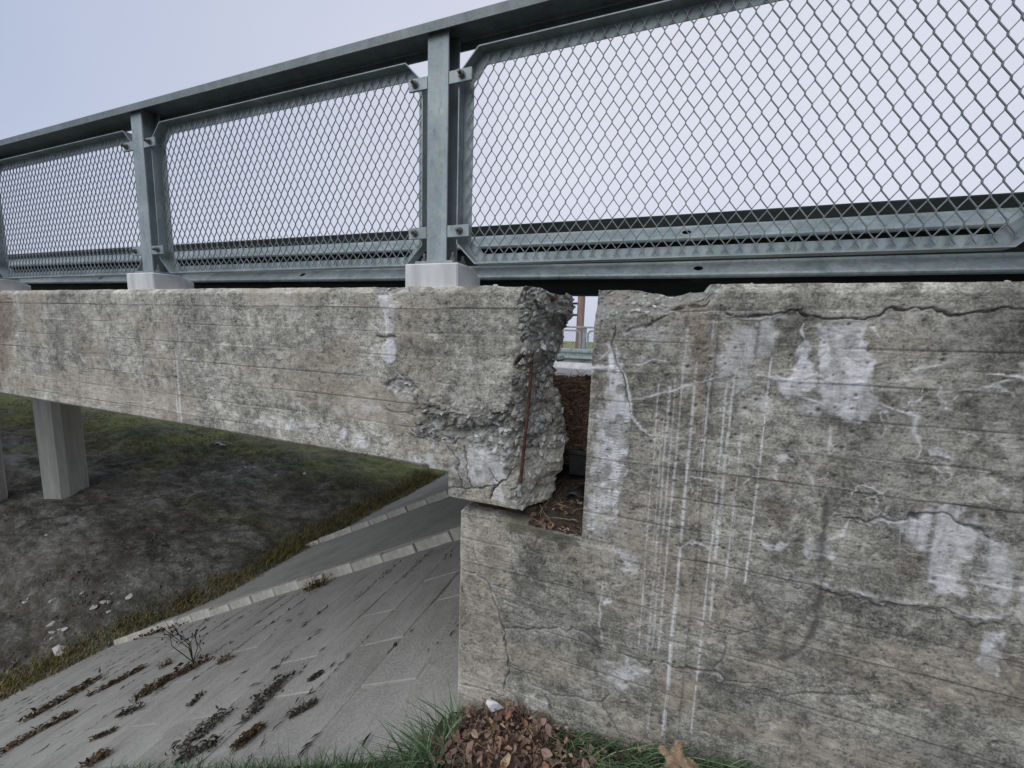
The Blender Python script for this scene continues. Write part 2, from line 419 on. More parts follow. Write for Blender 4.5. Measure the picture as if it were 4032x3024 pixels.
# pale silt: puddle-like patch behind the pier and streaks
pud = onY(90, 1770, 1); k = -5.45 / pud[2]; pud = pud * k
ca[..., 1] = .85 * np.exp(-(((X - pud[0]) / 4.5) ** 2 + ((Y - pud[1]) / 0.55) ** 2)) * ss(.35, .5, fbm(X * 1.2, Y * 3, 40, 4))
ca[..., 2] = np.where(nearm, .8, ss(.55, .65, fbm(X * .3, Y * .8, 51, 4)) * .3)
nx, ny = len(xs), len(ys)
ii = np.arange(ny * nx).reshape(ny, nx)
Q = np.stack([ii[:-1, :-1], ii[:-1, 1:], ii[1:, 1:], ii[1:, :-1]], -1).reshape(-1, 4)
me = fast_mesh("ground", np.stack([X, Y, Zt], -1).reshape(-1, 3), Q, {"ca": ca.reshape(-1, 4)})
me.polygons.foreach_set("use_smooth", [True] * len(me.polygons))
tag(link("ground", me, M_ground), kind="structure")

# paved slope under the bridge: silted bed + separate slabs
def toe_x(y):                                   # where slope meets the flat
    return (np.interp(y, GY, GZ) + 1.90) / .52 - .77
ys2 = np.concatenate([np.linspace(1.30, 4.6, 100), np.linspace(4.65, 16, 90)])
tt = np.linspace(0, 1, 150)
Y2, T2 = np.meshgrid(ys2, tt, indexing='ij')
XT = toe_x(Y2) - .35 + (fbm(Y2 * 1.7, Y2 * 0, 71, 3) - .5) * .5
X2 = -.80 + (XT + .80) * T2 ** 1.4
Z2 = slope_z(X2) - .0045 + (fbm(X2 * 2.3, Y2 * 2.3, 77, 4) - .5) * .026
Z2 = Z2 - .1 * ss(1.42, 1.30, Y2)
V = np.stack([X2, Y2, Z2], -1).reshape(-1, 3)
ii = np.arange(X2.size).reshape(X2.shape)
Q = np.stack([ii[:-1, :-1], ii[1:, :-1], ii[1:, 1:], ii[:-1, 1:]], -1).reshape(-1, 4)
me = fast_mesh("embankment_slope", V, Q)
me.polygons.foreach_set("use_smooth", [True] * len(me.polygons))
slope = tag(link("embankment_slope", me, M_pave), kind="structure")
TH = math.atan(.52)
def slab_mesh(L, Wd, k):
    b_ = MB(); b_.box((-L/2, -Wd/2, -.04), (L/2, Wd/2, 0.0), .006)
    return b_.build("paving_slab", M_pave, mesh_only=True)
SL, SW = .50, .95
slab_meshes = [slab_mesh(SL - .014 - .004 * k, SW - .016, k) for k in range(4)]
cnt = 0
for r in range(24):
    sdist = .30 + r * SL
    xc = -.80 - sdist * math.cos(TH)
    off = (r % 2) * SW * .5 + random.uniform(-.06, .06)
    for c in range(-1, 5):
        yc = 1.42 + SW / 2 + c * SW + off
        if yc - SW/2 < 1.36 or yc + SW / 2 > 4.42: continue
        if xc < toe_x(yc) + .25: continue
        if random.random() < (.04 if r < 8 else .12): continue
        o = bpy.data.objects.new("paving_slab", random.choice(slab_meshes)); COL.objects.link(o)
        o.parent = slope; cnt += 1
        o.location = (xc, yc, slope_z(xc) + .002 + random.uniform(-.005, .006))
        o.rotation_euler = (random.gauss(0, .006), -TH + random.gauss(0, .010), random.gauss(0, .005))

# drainage kerbs running down the slope
def kerb(yline, x0, x1, label, seed):
    e = empty("drainage_kerb", (x0, yline, slope_z(x0)))
    tag(e, label, "kerb", "kerbs running down the paved slope")
    rnd = random.Random(seed); L = .62
    b_ = MB(); b_.box((-L/2 + .012, -.04, -.10), (L/2 - .012, .04, .125), .010)
    me_ = b_.build("kerb_block", M_kerb, mesh_only=True)
    x = x0
    while x > x1:
        o = bpy.data.objects.new("kerb_block", me_); COL.objects.link(o); o.parent = e
        xc = x - L/2 * math.cos(TH)
        o.location = Vector((xc, yline + rnd.gauss(0, .008), slope_z(xc) + rnd.gauss(0, .012))) - e.location
        o.rotation_euler = (rnd.gauss(0, .02), -TH + rnd.gauss(0, .012), rnd.gauss(0, .012))
        x -= L * math.cos(TH)
    # gutter lip behind the blocks
    m_ = MB()
    for k in range(2):
        ya = yline + .42 + k * .0
    xa, xb = x0, x1
    m_.add([(xa, yline + .38, slope_z(xa) + .05), (xb, yline + .38, slope_z(xb) + .05), (xb, yline + .52, slope_z(xb) + .055), (xa, yline + .52, slope_z(xa) + .055),
            (xa, yline + .36, slope_z(xa) - .05), (xb, yline + .36, slope_z(xb) - .05), (xb, yline + .54, slope_z(xb) - .05), (xa, yline + .54, slope_z(xa) - .05)],
           [(0,1,2,3), (4,5,1,0), (3,2,6,7), (0,3,7,4), (1,5,6,2)])
    o = m_.build("gutter_edge", M_pave, e); o.location = -e.location
    return e
kerb(4.42, -1.3, -10.6, "pale block kerb running down paved slope, nearer of the two", 3)
kerb(7.6, -1.5, -9.9, "grey block kerb running down paved slope, farther under the bridge", 5)

# piers
def pier(x, y, wd, label):
    zb, zt = float(g_far(x, y)) - .3, -.66
    m_ = MB(); n = 16; vs = []
    ring = []
    for k in range(n):
        a = 2 * math.pi * (k + .5) / n
        c, s_ = math.cos(a), math.sin(a)
        q = (abs(c) ** 4 + abs(s_) ** 4) ** -.25
        ring.append((c * q * wd / 2, s_ * q * wd / 2))
    for j, z in enumerate((zb, zb + 1.5, zt)):
        for a, b_ in ring: vs.append((a, b_, z - zb))
    fs = []
    for j in range(2):
        for k in range(n): fs.append((j*n + k, j*n + (k+1) % n, (j+1)*n + (k+1) % n, (j+1)*n + k))
    fs += [tuple(range(2*n, 3*n))]
    m_.add(vs, fs)
    e = empty("bridge_pier", (x, y, zb)); tag(e, label, "pier", "concrete piers under the bridge")
    e.rotation_euler.z = .35
    m_.build("column", M_pier, e)
    c_ = MB(); c_.box((-wd/2 - .12, -wd/2 - .12, zt - zb), (wd/2 + .12, wd/2 + .12, zt - zb + .30), .02)
    c_.build("bearing_cap", M_pier, e)
pier(-18.75, 6.95, .92, "square grey concrete pier standing in dark soil, whole shaft in view")
pier(-20.5, 5.55, 1.05, "concrete pier cut off by the left edge of the picture")

# ------------------------------------------------------------------ relief walls
def relief(name, X, Z, D, keep, yback, cols, y0, jitter=.0, mat=None, rings=(.12, .45, 1.0), shear=None):
    nz_, nx_ = X.shape
    V = np.stack([X, y0 + D, Z], -1)
    idx = np.arange(nz_ * nx_).reshape(nz_, nx_)
    a, b_, c, d = idx[:-1, :-1], idx[:-1, 1:], idx[1:, 1:], idx[1:, :-1]
    Q = np.stack([a[keep], b_[keep], c[keep], d[keep]], -1)
    E = []
    kp = np.pad(keep, 1)
    m = keep & ~kp[:-2, 1:-1]; E.append(np.stack([a[m], b_[m]], -1))
    m = keep & ~kp[1:-1, 2:]; E.append(np.stack([b_[m], c[m]], -1))
    m = keep & ~kp[2:, 1:-1]; E.append(np.stack([c[m], d[m]], -1))
    m = keep & ~kp[1:-1, :-2]; E.append(np.stack([d[m], a[m]], -1))
    E = np.concatenate(E)
    V = V.reshape(-1, 3)
    C = {k: v.reshape(-1, 4) for k, v in cols.items()}
    used = np.unique(E)
    n0 = len(V); prev = {}; pos = np.full(n0, -1); pos[used] = np.arange(len(used))
    allV = [V]; allC = {k: [v] for k, v in C.items()}; allQ = [Q]
    src = V[used]; last = used
    for r, f_ in enumerate(rings):
        nv = src.copy(); nv[:, 1] = src[:, 1] + (yback - src[:, 1]) * f_
        if shear: nv[:, 0] -= np.where(src[:, 0] > shear[0], (nv[:, 1] - src[:, 1]) * shear[1], 0)
        if jitter and r < len(rings) - 1:
            nv[:, 0] += (vn(src[:, 2] * 60, src[:, 2] * 0 + r, 5 + r) - .5) * jitter
            nv[:, 2] += (vn(src[:, 0] * 60, src[:, 0] * 0 + r, 15 + r) - .5) * jitter * .5
        base_ = sum(len(q) for q in allV)
        new = base_ + np.arange(len(used))
        allV.append(nv)
        for k in allC: allC[k].append(C[k][used])
        e0, e1 = pos[E[:, 0]], pos[E[:, 1]]
        allQ.append(np.stack([last[e1], last[e0], new[e0], new[e1]], -1))
        last = new
    V = np.concatenate(allV); Q = np.concatenate(allQ); C = {k: np.concatenate(v) for k, v in allC.items()}
    u, inv = np.unique(Q, return_inverse=True)
    me_ = fast_mesh(name, V[u], inv.reshape(Q.shape), {k: v[u] for k, v in C.items()})
    return link(name, me_, mat)

class Face:
    """height field and stain masks of a board-marked concrete face"""
    def __init__(s, X, Z, seed):
        s.X, s.Z, s.seed = X, Z, seed
        s.D = np.zeros(X.shape)
        s.ca = np.zeros(X.shape + (4,)); s.cb = np.zeros(X.shape + (4,)); s.cb[..., 3] = .5
        s.wx = (fbm(X * 28, Z * 28, seed + 60, 4) - .5); s.wz = (fbm(X * 28, Z * 28, seed + 80, 4) - .5)
    def crop(s, pts, pad):
        x0, x1 = min(p[0] for p in pts) - pad, max(p[0] for p in pts) + pad
        z0, z1 = min(p[1] for p in pts) - pad, max(p[1] for p in pts) + pad
        jj = np.where(((s.X > x0) & (s.X < x1) & (s.Z > z0) & (s.Z < z1)).any(0))[0]
        kk = np.where(((s.X > x0) & (s.X < x1) & (s.Z > z0) & (s.Z < z1)).any(1))[0]
        if len(jj) == 0 or len(kk) == 0: return None
        return (slice(kk[0], kk[-1] + 1), slice(jj[0], jj[-1] + 1))
    def boards(s, z0, pitch, tilt=0.0, depth=.003):
        zz = s.Z - tilt * s.X + (fbm(s.X * 2, s.X * 0, s.seed + 1, 3) - .5) * .008
        k = np.floor((zz - z0) / pitch); f = (zz - z0) / pitch - k
        s.D += (hash2(k, k * 0, s.seed + 2) - .5) * .004
        s.cb[..., 3] += (hash2(k, k * 0 + np.floor(s.X / 1.1 + hash2(k, k*0, 77) * 3), s.seed + 3) - .5) * .12
        e = np.minimum(f, 1 - f) * pitch
        kk = np.round((zz - z0) / pitch)
        mod = ss(.30, .6, vn(s.X * 3 + kk * 7.7, kk, s.seed + 4))
        g = np.exp(-(e / .0024) ** 2) * mod
        s.D += g * depth
        s.ca[..., 1] = np.maximum(s.ca[..., 1], g * .62)
        # fins of mortar along some joints
        fin = np.exp(-((e - .001) / .003) ** 2) * ss(.66, .8, vn(s.X * 3 + kk * 3.1, kk + 40, s.seed + 6))
        s.D -= fin * .0018; s.ca[..., 0] = np.maximum(s.ca[..., 0], fin * .20)
    def rough(s, amp=1.0):
        X, Z = s.X, s.Z
        s.D += (fbm(X * 4, Z * 4, s.seed + 10, 4) - .5) * .007 * amp
        s.D += (fbm(X * 40, Z * 60, s.seed + 11, 4, .6) - .5) * .0026 * amp
        peel = ss(.56, .60, fbm(X * 11, Z * 16, s.seed + 12, 5, .6))
        s.D += peel * .0014; s.cb[..., 3] += peel * .10
        peel = ss(.60, .63, fbm(X * 22, Z * 30, s.seed + 13, 4, .6))
        s.D += peel * .0013; s.cb[..., 3] += peel * .10
        s.cb[..., 3] += (fbm(X * 2.0, Z * 1.2, s.seed + 14, 3) - .5) * .22
        s.cb[..., 0] = np.maximum(s.cb[..., 0], ss(.52, .72, fbm(X * 3, Z * 4, s.seed + 15, 4)) * .5)
        # vertical run-off bands
        s.cb[..., 3] += (fbm(X * 9, Z * .6, s.seed + 16, 4) - .5) * .22
    def pits(s, n, zr, xr, r=(.002, .0036), dens=None):
        g = np.random.default_rng(s.seed)
        for _ in range(n):
            x, z = g.uniform(*xr), g.uniform(*zr); rr = g.uniform(*r) * (1.6 if g.random() < .12 else 1)
            c = s.crop([(x, z)], rr * 2.2)
            if c is None: continue
            q = np.exp(-((s.X[c] - x) ** 2 * .8 + (s.Z[c] - z) ** 2) / rr ** 2)
            s.D[c] += q * rr * 1.6; s.ca[c + (1,)] = np.maximum(s.ca[c + (1,)], q * .95)
    def line(s, pts, wdt, depth=0.0, ch=None, val=1.0, warp=.018, brk=0.0, taper=True, halo=None):
        c = s.crop(pts, .05 + wdt * 4)
        if c is None: return
        X, Z = s.X[c] + s.wx[c] * warp, s.Z[c] + s.wz[c] * warp
        d, t = dline(X, Z, pts)
        ww = wdt * (np.clip(np.minimum(t, 1 - t) * 6, .35, 1) if taper else 1.0)
        ww = ww * (.5 + vn(s.X[c] * 30, s.Z[c] * 30, s.seed + 31))
        g = np.exp(-(d / ww) ** 2)
        if brk: g = g * ss(brk - .1, brk + .1, vn(s.X[c] * 18, s.Z[c] * 18, s.seed + 32))
        s.D[c] += g * depth
        if ch is not None:
            a = s.ca if ch < 4 else s.cb
            a[c + (ch % 4,)] = np.maximum(a[c + (ch % 4,)], g * val)
        if halo:
            h = np.exp(-(d / (wdt * halo[0])) ** 2) * halo[1] * ss(.3, .6, vn(s.X[c] * 22, s.Z[c] * 22, s.seed + 33))
            s.ca[c + (0,)] = np.maximum(s.ca[c + (0,)], h)
    def crack(s, pts, wdt=.0035, depth=.014, lime=.5, dirt=.8):
        s.line(pts, max(wdt * .72, .0024), depth * .8, 1, dirt, warp=.030, halo=(3.2, lime) if lime else None)
    def patch(s, pts, ch, val, soft=.012, warp=.03, vstreak=0.0, depth=0.0, noise_amp=.0):
        c = s.crop(pts, .06)
        if c is None: return
        soft = soft * .85
        X, Z = s.X[c] + s.wx[c] * warp * 1.2, s.Z[c] + s.wz[c] * warp * 1.2
        q = ss(-soft, soft, sdpoly(X, Z, pts))
        if vstreak: q = q * (1 - vstreak + vstreak * ss(.35, .6, fbm(s.X[c] * 45, s.Z[c] * 2.0, s.seed + 41, 3)))
        if noise_amp: q = q * (1 - noise_amp + noise_amp * ss(.38, .58, fbm(s.X[c] * 30, s.Z[c] * 30, s.seed + 42, 4)))
        a = s.ca if ch < 4 else s.cb
        if ch == 7: a[c + (3,)] += q * val
        else: a[c + (ch % 4,)] = np.maximum(a[c + (ch % 4,)], q * val)
        s.D[c] += q * depth
        return c, q
    def drip(s, x, z1, z0, wdt=.004, val=.7, ch=0):
        wdt = wdt * (.74 if ch == 0 else 1)
        c = s.crop([(x, z0), (x, z1)], wdt * 4)
        if c is None: return
        xx = x + (vn(s.Z[c] * 9, s.Z[c] * 0 + x * 50, s.seed + 50) - .5) * .006
        ww = wdt * (.6 + .8 * vn(s.Z[c] * 14, s.Z[c] * 0 + x * 91, s.seed + 51))
        g = np.exp(-((s.X[c] - xx) / ww) ** 4) * ss(z0 - .005, z0 + .01, s.Z[c]) * ss(z1 + .005, z1 - .02, s.Z[c])
        g = g * ss(.04, .38, vn(s.Z[c] * 130, s.Z[c] * 0 + x * 33, s.seed + 52))
        s.ca[c + (ch,)] = np.maximum(s.ca[c + (ch,)], g * val)
        s.D[c] -= g * .0006
    def rocks(s, mask, cell, amp, seed, sh=0.0):
        """broken aggregate: tilted facets per cell"""
        X, Z = s.X + s.wx * .012 + sh, s.Z + s.wz * .012
        for k, (cl, am) in enumerate(((cell * 2.1, amp * 1.2), (cell, amp), (cell * .5, amp * .45))):
            f1, f2, rid, vx, vy = worley(X / cl, Z / cl * 1.15, seed + 20 * k)
            tilt = (vx * (hash2(np.floor(rid * 9973), rid * 0, 1) - .5) + vy * (hash2(np.floor(rid * 7919), rid * 0, 2) - .5)) * 2.2
            h = np.where(rid > .48, (rid - .30) * .95 + tilt * .8 - np.clip(f1, 0, 1) ** 2 * .6, tilt * .35 - .12)
            s.D -= mask * h * am
            if k == 1: r1 = rid; edge = ss(.02, .2, f2 - f1)
        s.ca[..., 3] = np.maximum(s.ca[..., 3], mask)
        s.cb[..., 2] = np.where(mask > .02, np.where(r1 > .48, r1 * edge + (1 - edge) * .03, .10 + .75 * r1), s.cb[..., 2])  # stone borders darkened: crevice shade put into the colour

# ---- edge beam of the bridge (left) -------------------------------------------------
ZT = 0.183
sil = Z5([(1300, 90), (1312, 150), (1310, 230), (1300, 270), (1262, 330), (1245, 360), (1232, 430), (1238, 480), (1210, 530), (1192, 600), (1200, 680), (1236, 740), (1250, 850), (1272, 1000),
          (1268, 1060), (1262, 1130), (1222, 1170), (1212, 1270), (1160, 1340), (1085, 1385), (1060, 1400)])
YE = YW + .25
sil = [P(a, b_, YE) for a, b_ in sil]
sz = np.array([p[1] for p in sil])[::-1]; sx = np.array([p[0] for p in sil])[::-1]
zr = np.concatenate([np.arange(-.735, -.622, .0032), np.arange(-.62, ZT + .001, .0032)])
zr[-1] = ZT
xl = [-26.0, -22, -18, -14, -12, -10.5, -9.2, -8.2]
x = -7.4
while x < -.64:
    xl.append(x); x += max(.0032, .0032 * (abs(x) / .9) ** 1.3)
xl = np.array(xl); ncol = 150
xe = np.interp(zr, sz, sx)
xe = xe + (fbm(zr * 40, zr * 0, 91, 3) - .5) * .012
tcol = np.linspace(0, 1, ncol + 1)[1:]
Xb = np.concatenate([np.repeat(xl[None], len(zr), 0), xl[-1] + (xe[:, None] - xl[-1]) * tcol[None]], 1)
Zb = np.repeat(zr[:, None], Xb.shape[1], 1)
F1 = Face(Xb, Zb, 100)
F1.boards(.09, .106, 0.0, .0035)
F1.rough(1.0)
F1.cb[..., 3] += .08 + .10 * ss(-.2, -.6, Zb) + (fbm(Xb * 5, Zb * 8, 613, 4) - .5) * .16
F1.cb[..., 0] = np.maximum(F1.cb[..., 0], ss(.44, .7, fbm(Xb * 2.6, Zb * 6, 623, 4)) * .8)
# chamfer and chipped top arris
ch = np.clip((Zb - (ZT - .026)) / .026, 0, 1)
chip = ss(.52, .75, fbm(Xb * 7, Zb * 7, 131, 4, .6))
F1.D += ch * .022 + ss(ZT - .05, ZT - .005, Zb) * chip * (.004 + .008 * ss(-1.5, -.8, Xb))
F1.cb[..., 3] += ch * .10
F1.pits(420, (-.55, .17), (-4.2, -.45), (.0020, .0036))
# soffit arris: small chamfer with its shadow line darkened into the colour
sf = np.clip((-.604 - Zb) / .016, 0, 1) * (Xb < P(1690, 1850)[0]) * (Zb > -.6215)
F1.D += sf * .014; F1.ca[..., 1] = np.maximum(F1.ca[..., 1], sf * .35)
# spalled corner
front = Z5([(1040, 60), (1015, 120), (1000, 180), (985, 240), (1010, 350), (1000, 420), (1028, 462), (1000, 520), (965, 580), (962, 680), (950, 760), (900, 800), (850, 845), (700, 845), (640, 822), (540, 792),
            (490, 785), (445, 830), (432, 880), (420, 960), (480, 985), (600, 992), (690, 1012), (800, 1000), (900, 1030), (935, 1100), (912, 1190), (905, 1235), (980, 1240), (975, 1330), (1030, 1400)])
front = PL(front)
poly = front + [(-.1, front[-1][1] - .1), (-.1, .4), (front[0][0], .4)]
Xw, Zw = Xb + F1.wx * .035, Zb + F1.wz * .035
sd = np.full(Xb.shape, -1.0)
near = Xb[0] > -1.4
sd[:, near] = sdpoly(Xw[:, near], Zw[:, near], poly)
sd = sd + (fbm(Xb * 55, Zb * 55, 171, 3) - .5) * .016
inside = ss(-.002, .006, sd)
# depth of the break: shallow pocket on the left, deep towards the end
x0l = np.interp(zr, [-.74, -.6, -.5, -.35, -.25, -.1, .05, .2], [P(2020, 1990)[0], P(2010, 1900)[0], P(2010, 1800)[0], P(2010, 1650)[0], P(2040, 1500)[0], P(2075, 1350)[0], P(2080, 1250)[0], P(2110, 1150)[0]])
u = np.clip((Xb - x0l[:, None]) / np.maximum(xe - x0l, .02)[:, None], 0, 1)
dep = inside * (.006 + .030 * ss(0, .075, sd)) + (YE - YW - .04) * (u ** 1.25) * inside
# smoother, less deep foot of the break (cast lower part)
foot = ss(-.47, -.56, Zb)
dep = dep * (1 - foot * .25)
F1.D = F1.D * (1 - inside) + F1.D * inside * .4 + dep
halo_ = ss(-.07, -.005, sd) * ss(.50, .62, fbm(Xb * 26, Zb * 26, 181, 4)) * (1 - inside) * (Zb < -.18)
F1.D += halo_ * .004
f1_, f2_, big, bvx, bvy = worley((Xb + dep * .9 + F1.wx * .03) / .075, (Zb + F1.wz * .03) / .06, 333)
F1.D -= inside * (1 - foot * .5) * ((big - .5) * .030 + (bvx * (hash2(np.floor(big * 997), big * 0, 4) - .5) + bvy * (hash2(np.floor(big * 787), big * 0, 5) - .5)) * .045)
F1.rocks(np.clip(inside * (1 - foot * .55) + halo_ * .6, 0, 1), .027, .0185, 300, dep * .9)
F1.cb[..., 3] += -inside * .05
# top dips towards the broken end
drop = np.interp(Xb, [P(2110, 1130)[0], P(2150, 1130)[0], -.34], [0, .018, .016])
tz = ss(ZT - .15, ZT, Zb)
Zb2 = Zb - drop * tz + (fbm(Xb * 16, Xb * 0, 141, 4) - .5) * (.005 + .010 * ss(-1.3, -.7, Xb)) * ss(ZT - .03, ZT, Zb) * (Xb > -6)
# thin layers and features
# round patch repair, vertical seepage stain, small spall
q = P(1533, 1385); th = np.linspace(0, 2 * math.pi, 14, endpoint=False)
F1.patch([(q[0] + .045 * math.cos(a), q[1] + .054 * math.sin(a)) for a in th], 0, 1.0, .006, .02, depth=-.006, noise_amp=.15)
F1.patch(PL([(1490, 1160), (1560, 1160), (1545, 1340), (1515, 1345)]), 0, .42, .02, .05)
F1.line(PL([(1505, 1185), (1512, 1240), (1520, 1300), (1530, 1345)]), .006, 0, 0, .8)
F1.line(PL([(1440, 1255), (1490, 1300), (1530, 1330)]), .004, .002, 0, .7)
F1.line(PL([(1480, 1320), (1530, 1325), (1560, 1330)]), .006, .012, 1, .8)
F1.line(PL([(1545, 1450), (1600, 1500), (1700, 1505), (1790, 1515)]), .003, .001, 0, .55)
m_small = ss(-.006, .006, sdpoly(Xw, Zw, PL([(1470, 1130), (1490, 1165), (1520, 1180), (1545, 1160), (1590, 1128), (1570, 1110), (1480, 1110)])))
m_sp2 = ss(-.006, .006, sdpoly(Xw, Zw, PL([(1510, 1510), (1560, 1490), (1620, 1500), (1650, 1530), (1600, 1545), (1540, 1540)])))
F1.D += m_small * .022 + m_sp2 * .012
F1.rocks(np.clip(m_small + m_sp2, 0, 1) * (1 - inside), .02, .010, 360)
F1.patch(PL([(1490, 1150), (1530, 1150), (1540, 1215), (1500, 1215)]), 0, .7, .012, .05)
# dark blotches
for (a, b_, r) in ((1640, 1268, 26), (1765, 1285, 24), (1700, 1375, 34), (1780, 1525, 14), (1300, 1380, 18), (1800, 1320, 20)):
    F1.patch(PL([(a - r, b_ - r), (a + r * .8, b_ - r * .8), (a + r, b_ + r), (a - r * .8, b_ + r)]), 1, .42, .02, .05)
# lime and veins along the lower boards
for _ in range(120):
    a = rng.uniform(200, 1850); b_ = rng.uniform(1240, 1640 + (a - 500) * .17)
    F1.line(PL([(a, b_), (a + rng.uniform(10, 50), b_ + rng.uniform(-10, 40)), (a + rng.uniform(30, 120), b_ + rng.uniform(-10, 70))]), rng.uniform(.0018, .004), .0008, 0, rng.uniform(.3, .7), warp=.05, brk=.4)
for pts, v_ in (([(1000, 1640), (1150, 1650), (1350, 1700), (1480, 1740), (1440, 1760), (1200, 1700), (1020, 1665)], .75),
                ([(1590, 1790), (1640, 1780), (1650, 1860), (1600, 1850)], .8), ([(1660, 1740), (1730, 1750), (1720, 1840), (1670, 1850)], .6),
                ([(1250, 1570), (1500, 1600), (1480, 1650), (1260, 1610)], .35), ([(1560, 1500), (1640, 1540), (1600, 1570), (1530, 1550)], .5),
                ([(1780, 1770), (1830, 1760), (1850, 1830), (1800, 1850)], .4)):
    F1.patch(PL(pts), 0, v_, .02, .09, noise_amp=.8)
F1.patch(PL([(1100, 1480), (1480, 1480), (1560, 1560), (1700, 1640), (1640, 1720), (1200, 1600)]), 4, .8, .05, .12)
F1.patch(PL([(150, 1450), (480, 1440), (620, 1560), (520, 1640), (200, 1560)]), 4, .75, .08, .12)
F1.patch(PL([(900, 1790), (1500, 1840), (1700, 1860), (1400, 1760), (1000, 1690)]), 4, .6, .04, .12)
# lower light band near the soffit
F1.patch(PL([(0, 1480), (500, 1590), (1000, 1700), (1750, 1850), (1750, 1780), (1000, 1620), (500, 1530), (0, 1440)]), 7, .12, .04, .08)
# brown left end, rust marks
F1.patch(PL([(-400, 1160), (55, 1165), (50, 1420), (10, 1520), (-400, 1500)]), 2, .38, .04, .06)
F1.patch(PL([(560, 1270), (640, 1275), (630, 1520), (570, 1500)]), 2, .16, .04, .06)
for a, b0, b1 in ((652, 1620, 1668), (905, 1440, 1510), (1005, 1690, 1740), (950, 1450, 1490), (540, 1245, 1290)):
    F1.drip(P(a, b0)[0], P(a, b0)[1], P(a, b1)[1], .006, .55, 2)
for a, b0, b1 in ((676, 1280, 1700), (688, 1290, 1710), (700, 1270, 1690)):
    F1.drip(P(a, b0)[0], P(a, b0)[1], P(a + 20, b1)[1], .0055, .8)
# light block below the pocket (old repair) with cracks
F1.patch(PL(Z5([(700, 1030), (760, 1010), (860, 1005), (905, 1040), (915, 1120), (905, 1190), (870, 1230), (730, 1225), (700, 1150)])), 0, .62, .012, .05, noise_amp=.35)
F1.patch(PL(Z5([(860, 1260), (890, 1230), (915, 1290), (910, 1340), (850, 1335)])), 0, .6, .012, .04)
F1.patch(PL(Z5([(330, 1080), (380, 1060), (400, 1150), (350, 1160)])), 0, .6, .02, .06, noise_amp=.6)
F1.patch(PL(Z5([(640, 1050), (680, 1060), (690, 1150), (650, 1150)])), 0, .5, .012, .05)
F1.crack(PL(Z5([(590, 1000), (650, 1100), (660, 1200), (710, 1310)])), .005, .012, .3)
F1.crack(PL(Z5([(690, 1020), (700, 1130), (720, 1230), (735, 1260)])), .004, .012, .3)
F1.crack(PL(Z5([(600, 1255), (720, 1258), (860, 1245), (885, 1235), (930, 1190), (980, 1160)])), .004, .014, .2)
F1.crack(PL(Z5([(885, 1235), (850, 1280), (838, 1350)])), .005, .022, .2, 1)
F1.crack(PL(Z5([(830, 1130), (850, 1190), (885, 1235)])), .003, .008, .2)
F1.crack(PL(Z5([(200, 800), (330, 830), (440, 850)])), .003, .006, .6)
F1.crack(PL(Z5([(330, 860), (420, 940), (560, 1000)])), .004, .008, .4)
F1.crack(PL([(30, 1195), (38, 1175), (40, 1155)]), .01, .02, .3)
F1.line(PL(Z5([(960, 570), (1000, 530), (1035, 470)])), .005, .012, 2, .8)
# rust bleed spots in the foot
F1.patch(PL(Z5([(1065, 1265), (1120, 1270), (1115, 1310), (1075, 1310)])), 2, .85, .012, .05, noise_amp=.6)
F1.patch(PL(Z5([(1040, 60), (1100, 90), (1090, 330), (1030, 300)])), 0, .0, .01, .03)
keep = np.ones((Xb.shape[0] - 1, Xb.shape[1] - 1), bool)
xm = .5 * (Xb[:-1, :-1] + Xb[:-1, 1:]); zm = .5 * (Zb[:-1, :-1] + Zb[1:, 1:])
xblk = P(1765, 1955)[0]
keep &= ~((zm < -.621) & (xm < xblk))
keep[:, -1] |= False
beam = relief("bridge_edge_beam", Xb, Zb2, F1.D, keep, YW + .40, {"ca": F1.ca, "cb": F1.cb}, YW, .03, M_conc, shear=(-.62, .30))
tag(beam, "long board-marked grey concrete edge beam with its right end broken to bare aggregate", "beam")
# slim rear closing sheet so that the beam is a solid
mb = MB(); mb.box((-26, YW + .39, -.60), (-.52, YW + .45, -.02)); mb.build("rear_face", M_plinth, beam)

# stones standing out of the break: separate pieces
def stone_mesh(seed, s=1.0, npt=14):
    g = random.Random(seed); import bmesh
    bm = bmesh.new()
    for _ in range(npt):
        v = Vector((g.gauss(0, 1), g.gauss(0, 1), g.gauss(0, 1))).normalized()
        bm.verts.new((v.x * g.uniform(.8, 1.15), v.y * g.uniform(.6, .9), v.z * g.uniform(.55, .8)))
    r = bmesh.ops.convex_hull(bm, input=bm.verts)
    bmesh.ops.delete(bm, geom=[e for e in r["geom_interior"] if isinstance(e, bmesh.types.BMVert)], context='VERTS')
    me_ = bpy.data.meshes.new("stone"); bm.to_mesh(me_); bm.free(); return me_
def stone_mat():
    m, t, b, v = base("aggregate_stone", .8)
    inf = N(t, "ShaderNodeObjectInfo")
    c = ramp(t, inf.outputs["Random"], [(0, (.14, .145, .14)), (.3, (.27, .275, .262)), (.6, (.38, .37, .34)), (.85, (.38, .42, .415)), (1, (.70, .69, .65))])
    c = mix(t, ramp(t, noise(t, v, 3, 5, .6), [(.4, 0.0), (.65, .7)]), c, (.17, .16, .14))
    t.links.new(c, b.inputs["Base Color"]); bump(t, b, noise(t, v, 6, 4), .3, .2); return m
M_agg = stone_mat()
smeshes = [stone_mesh(k) for k in range(8)]
for q in smeshes: q.materials.append(M_agg)
cand = np.argwhere((inside[:, :] > .9) & (foot < .75) & (Xb > -.95))
pick = cand[rng.permutation(len(cand))[:170]]
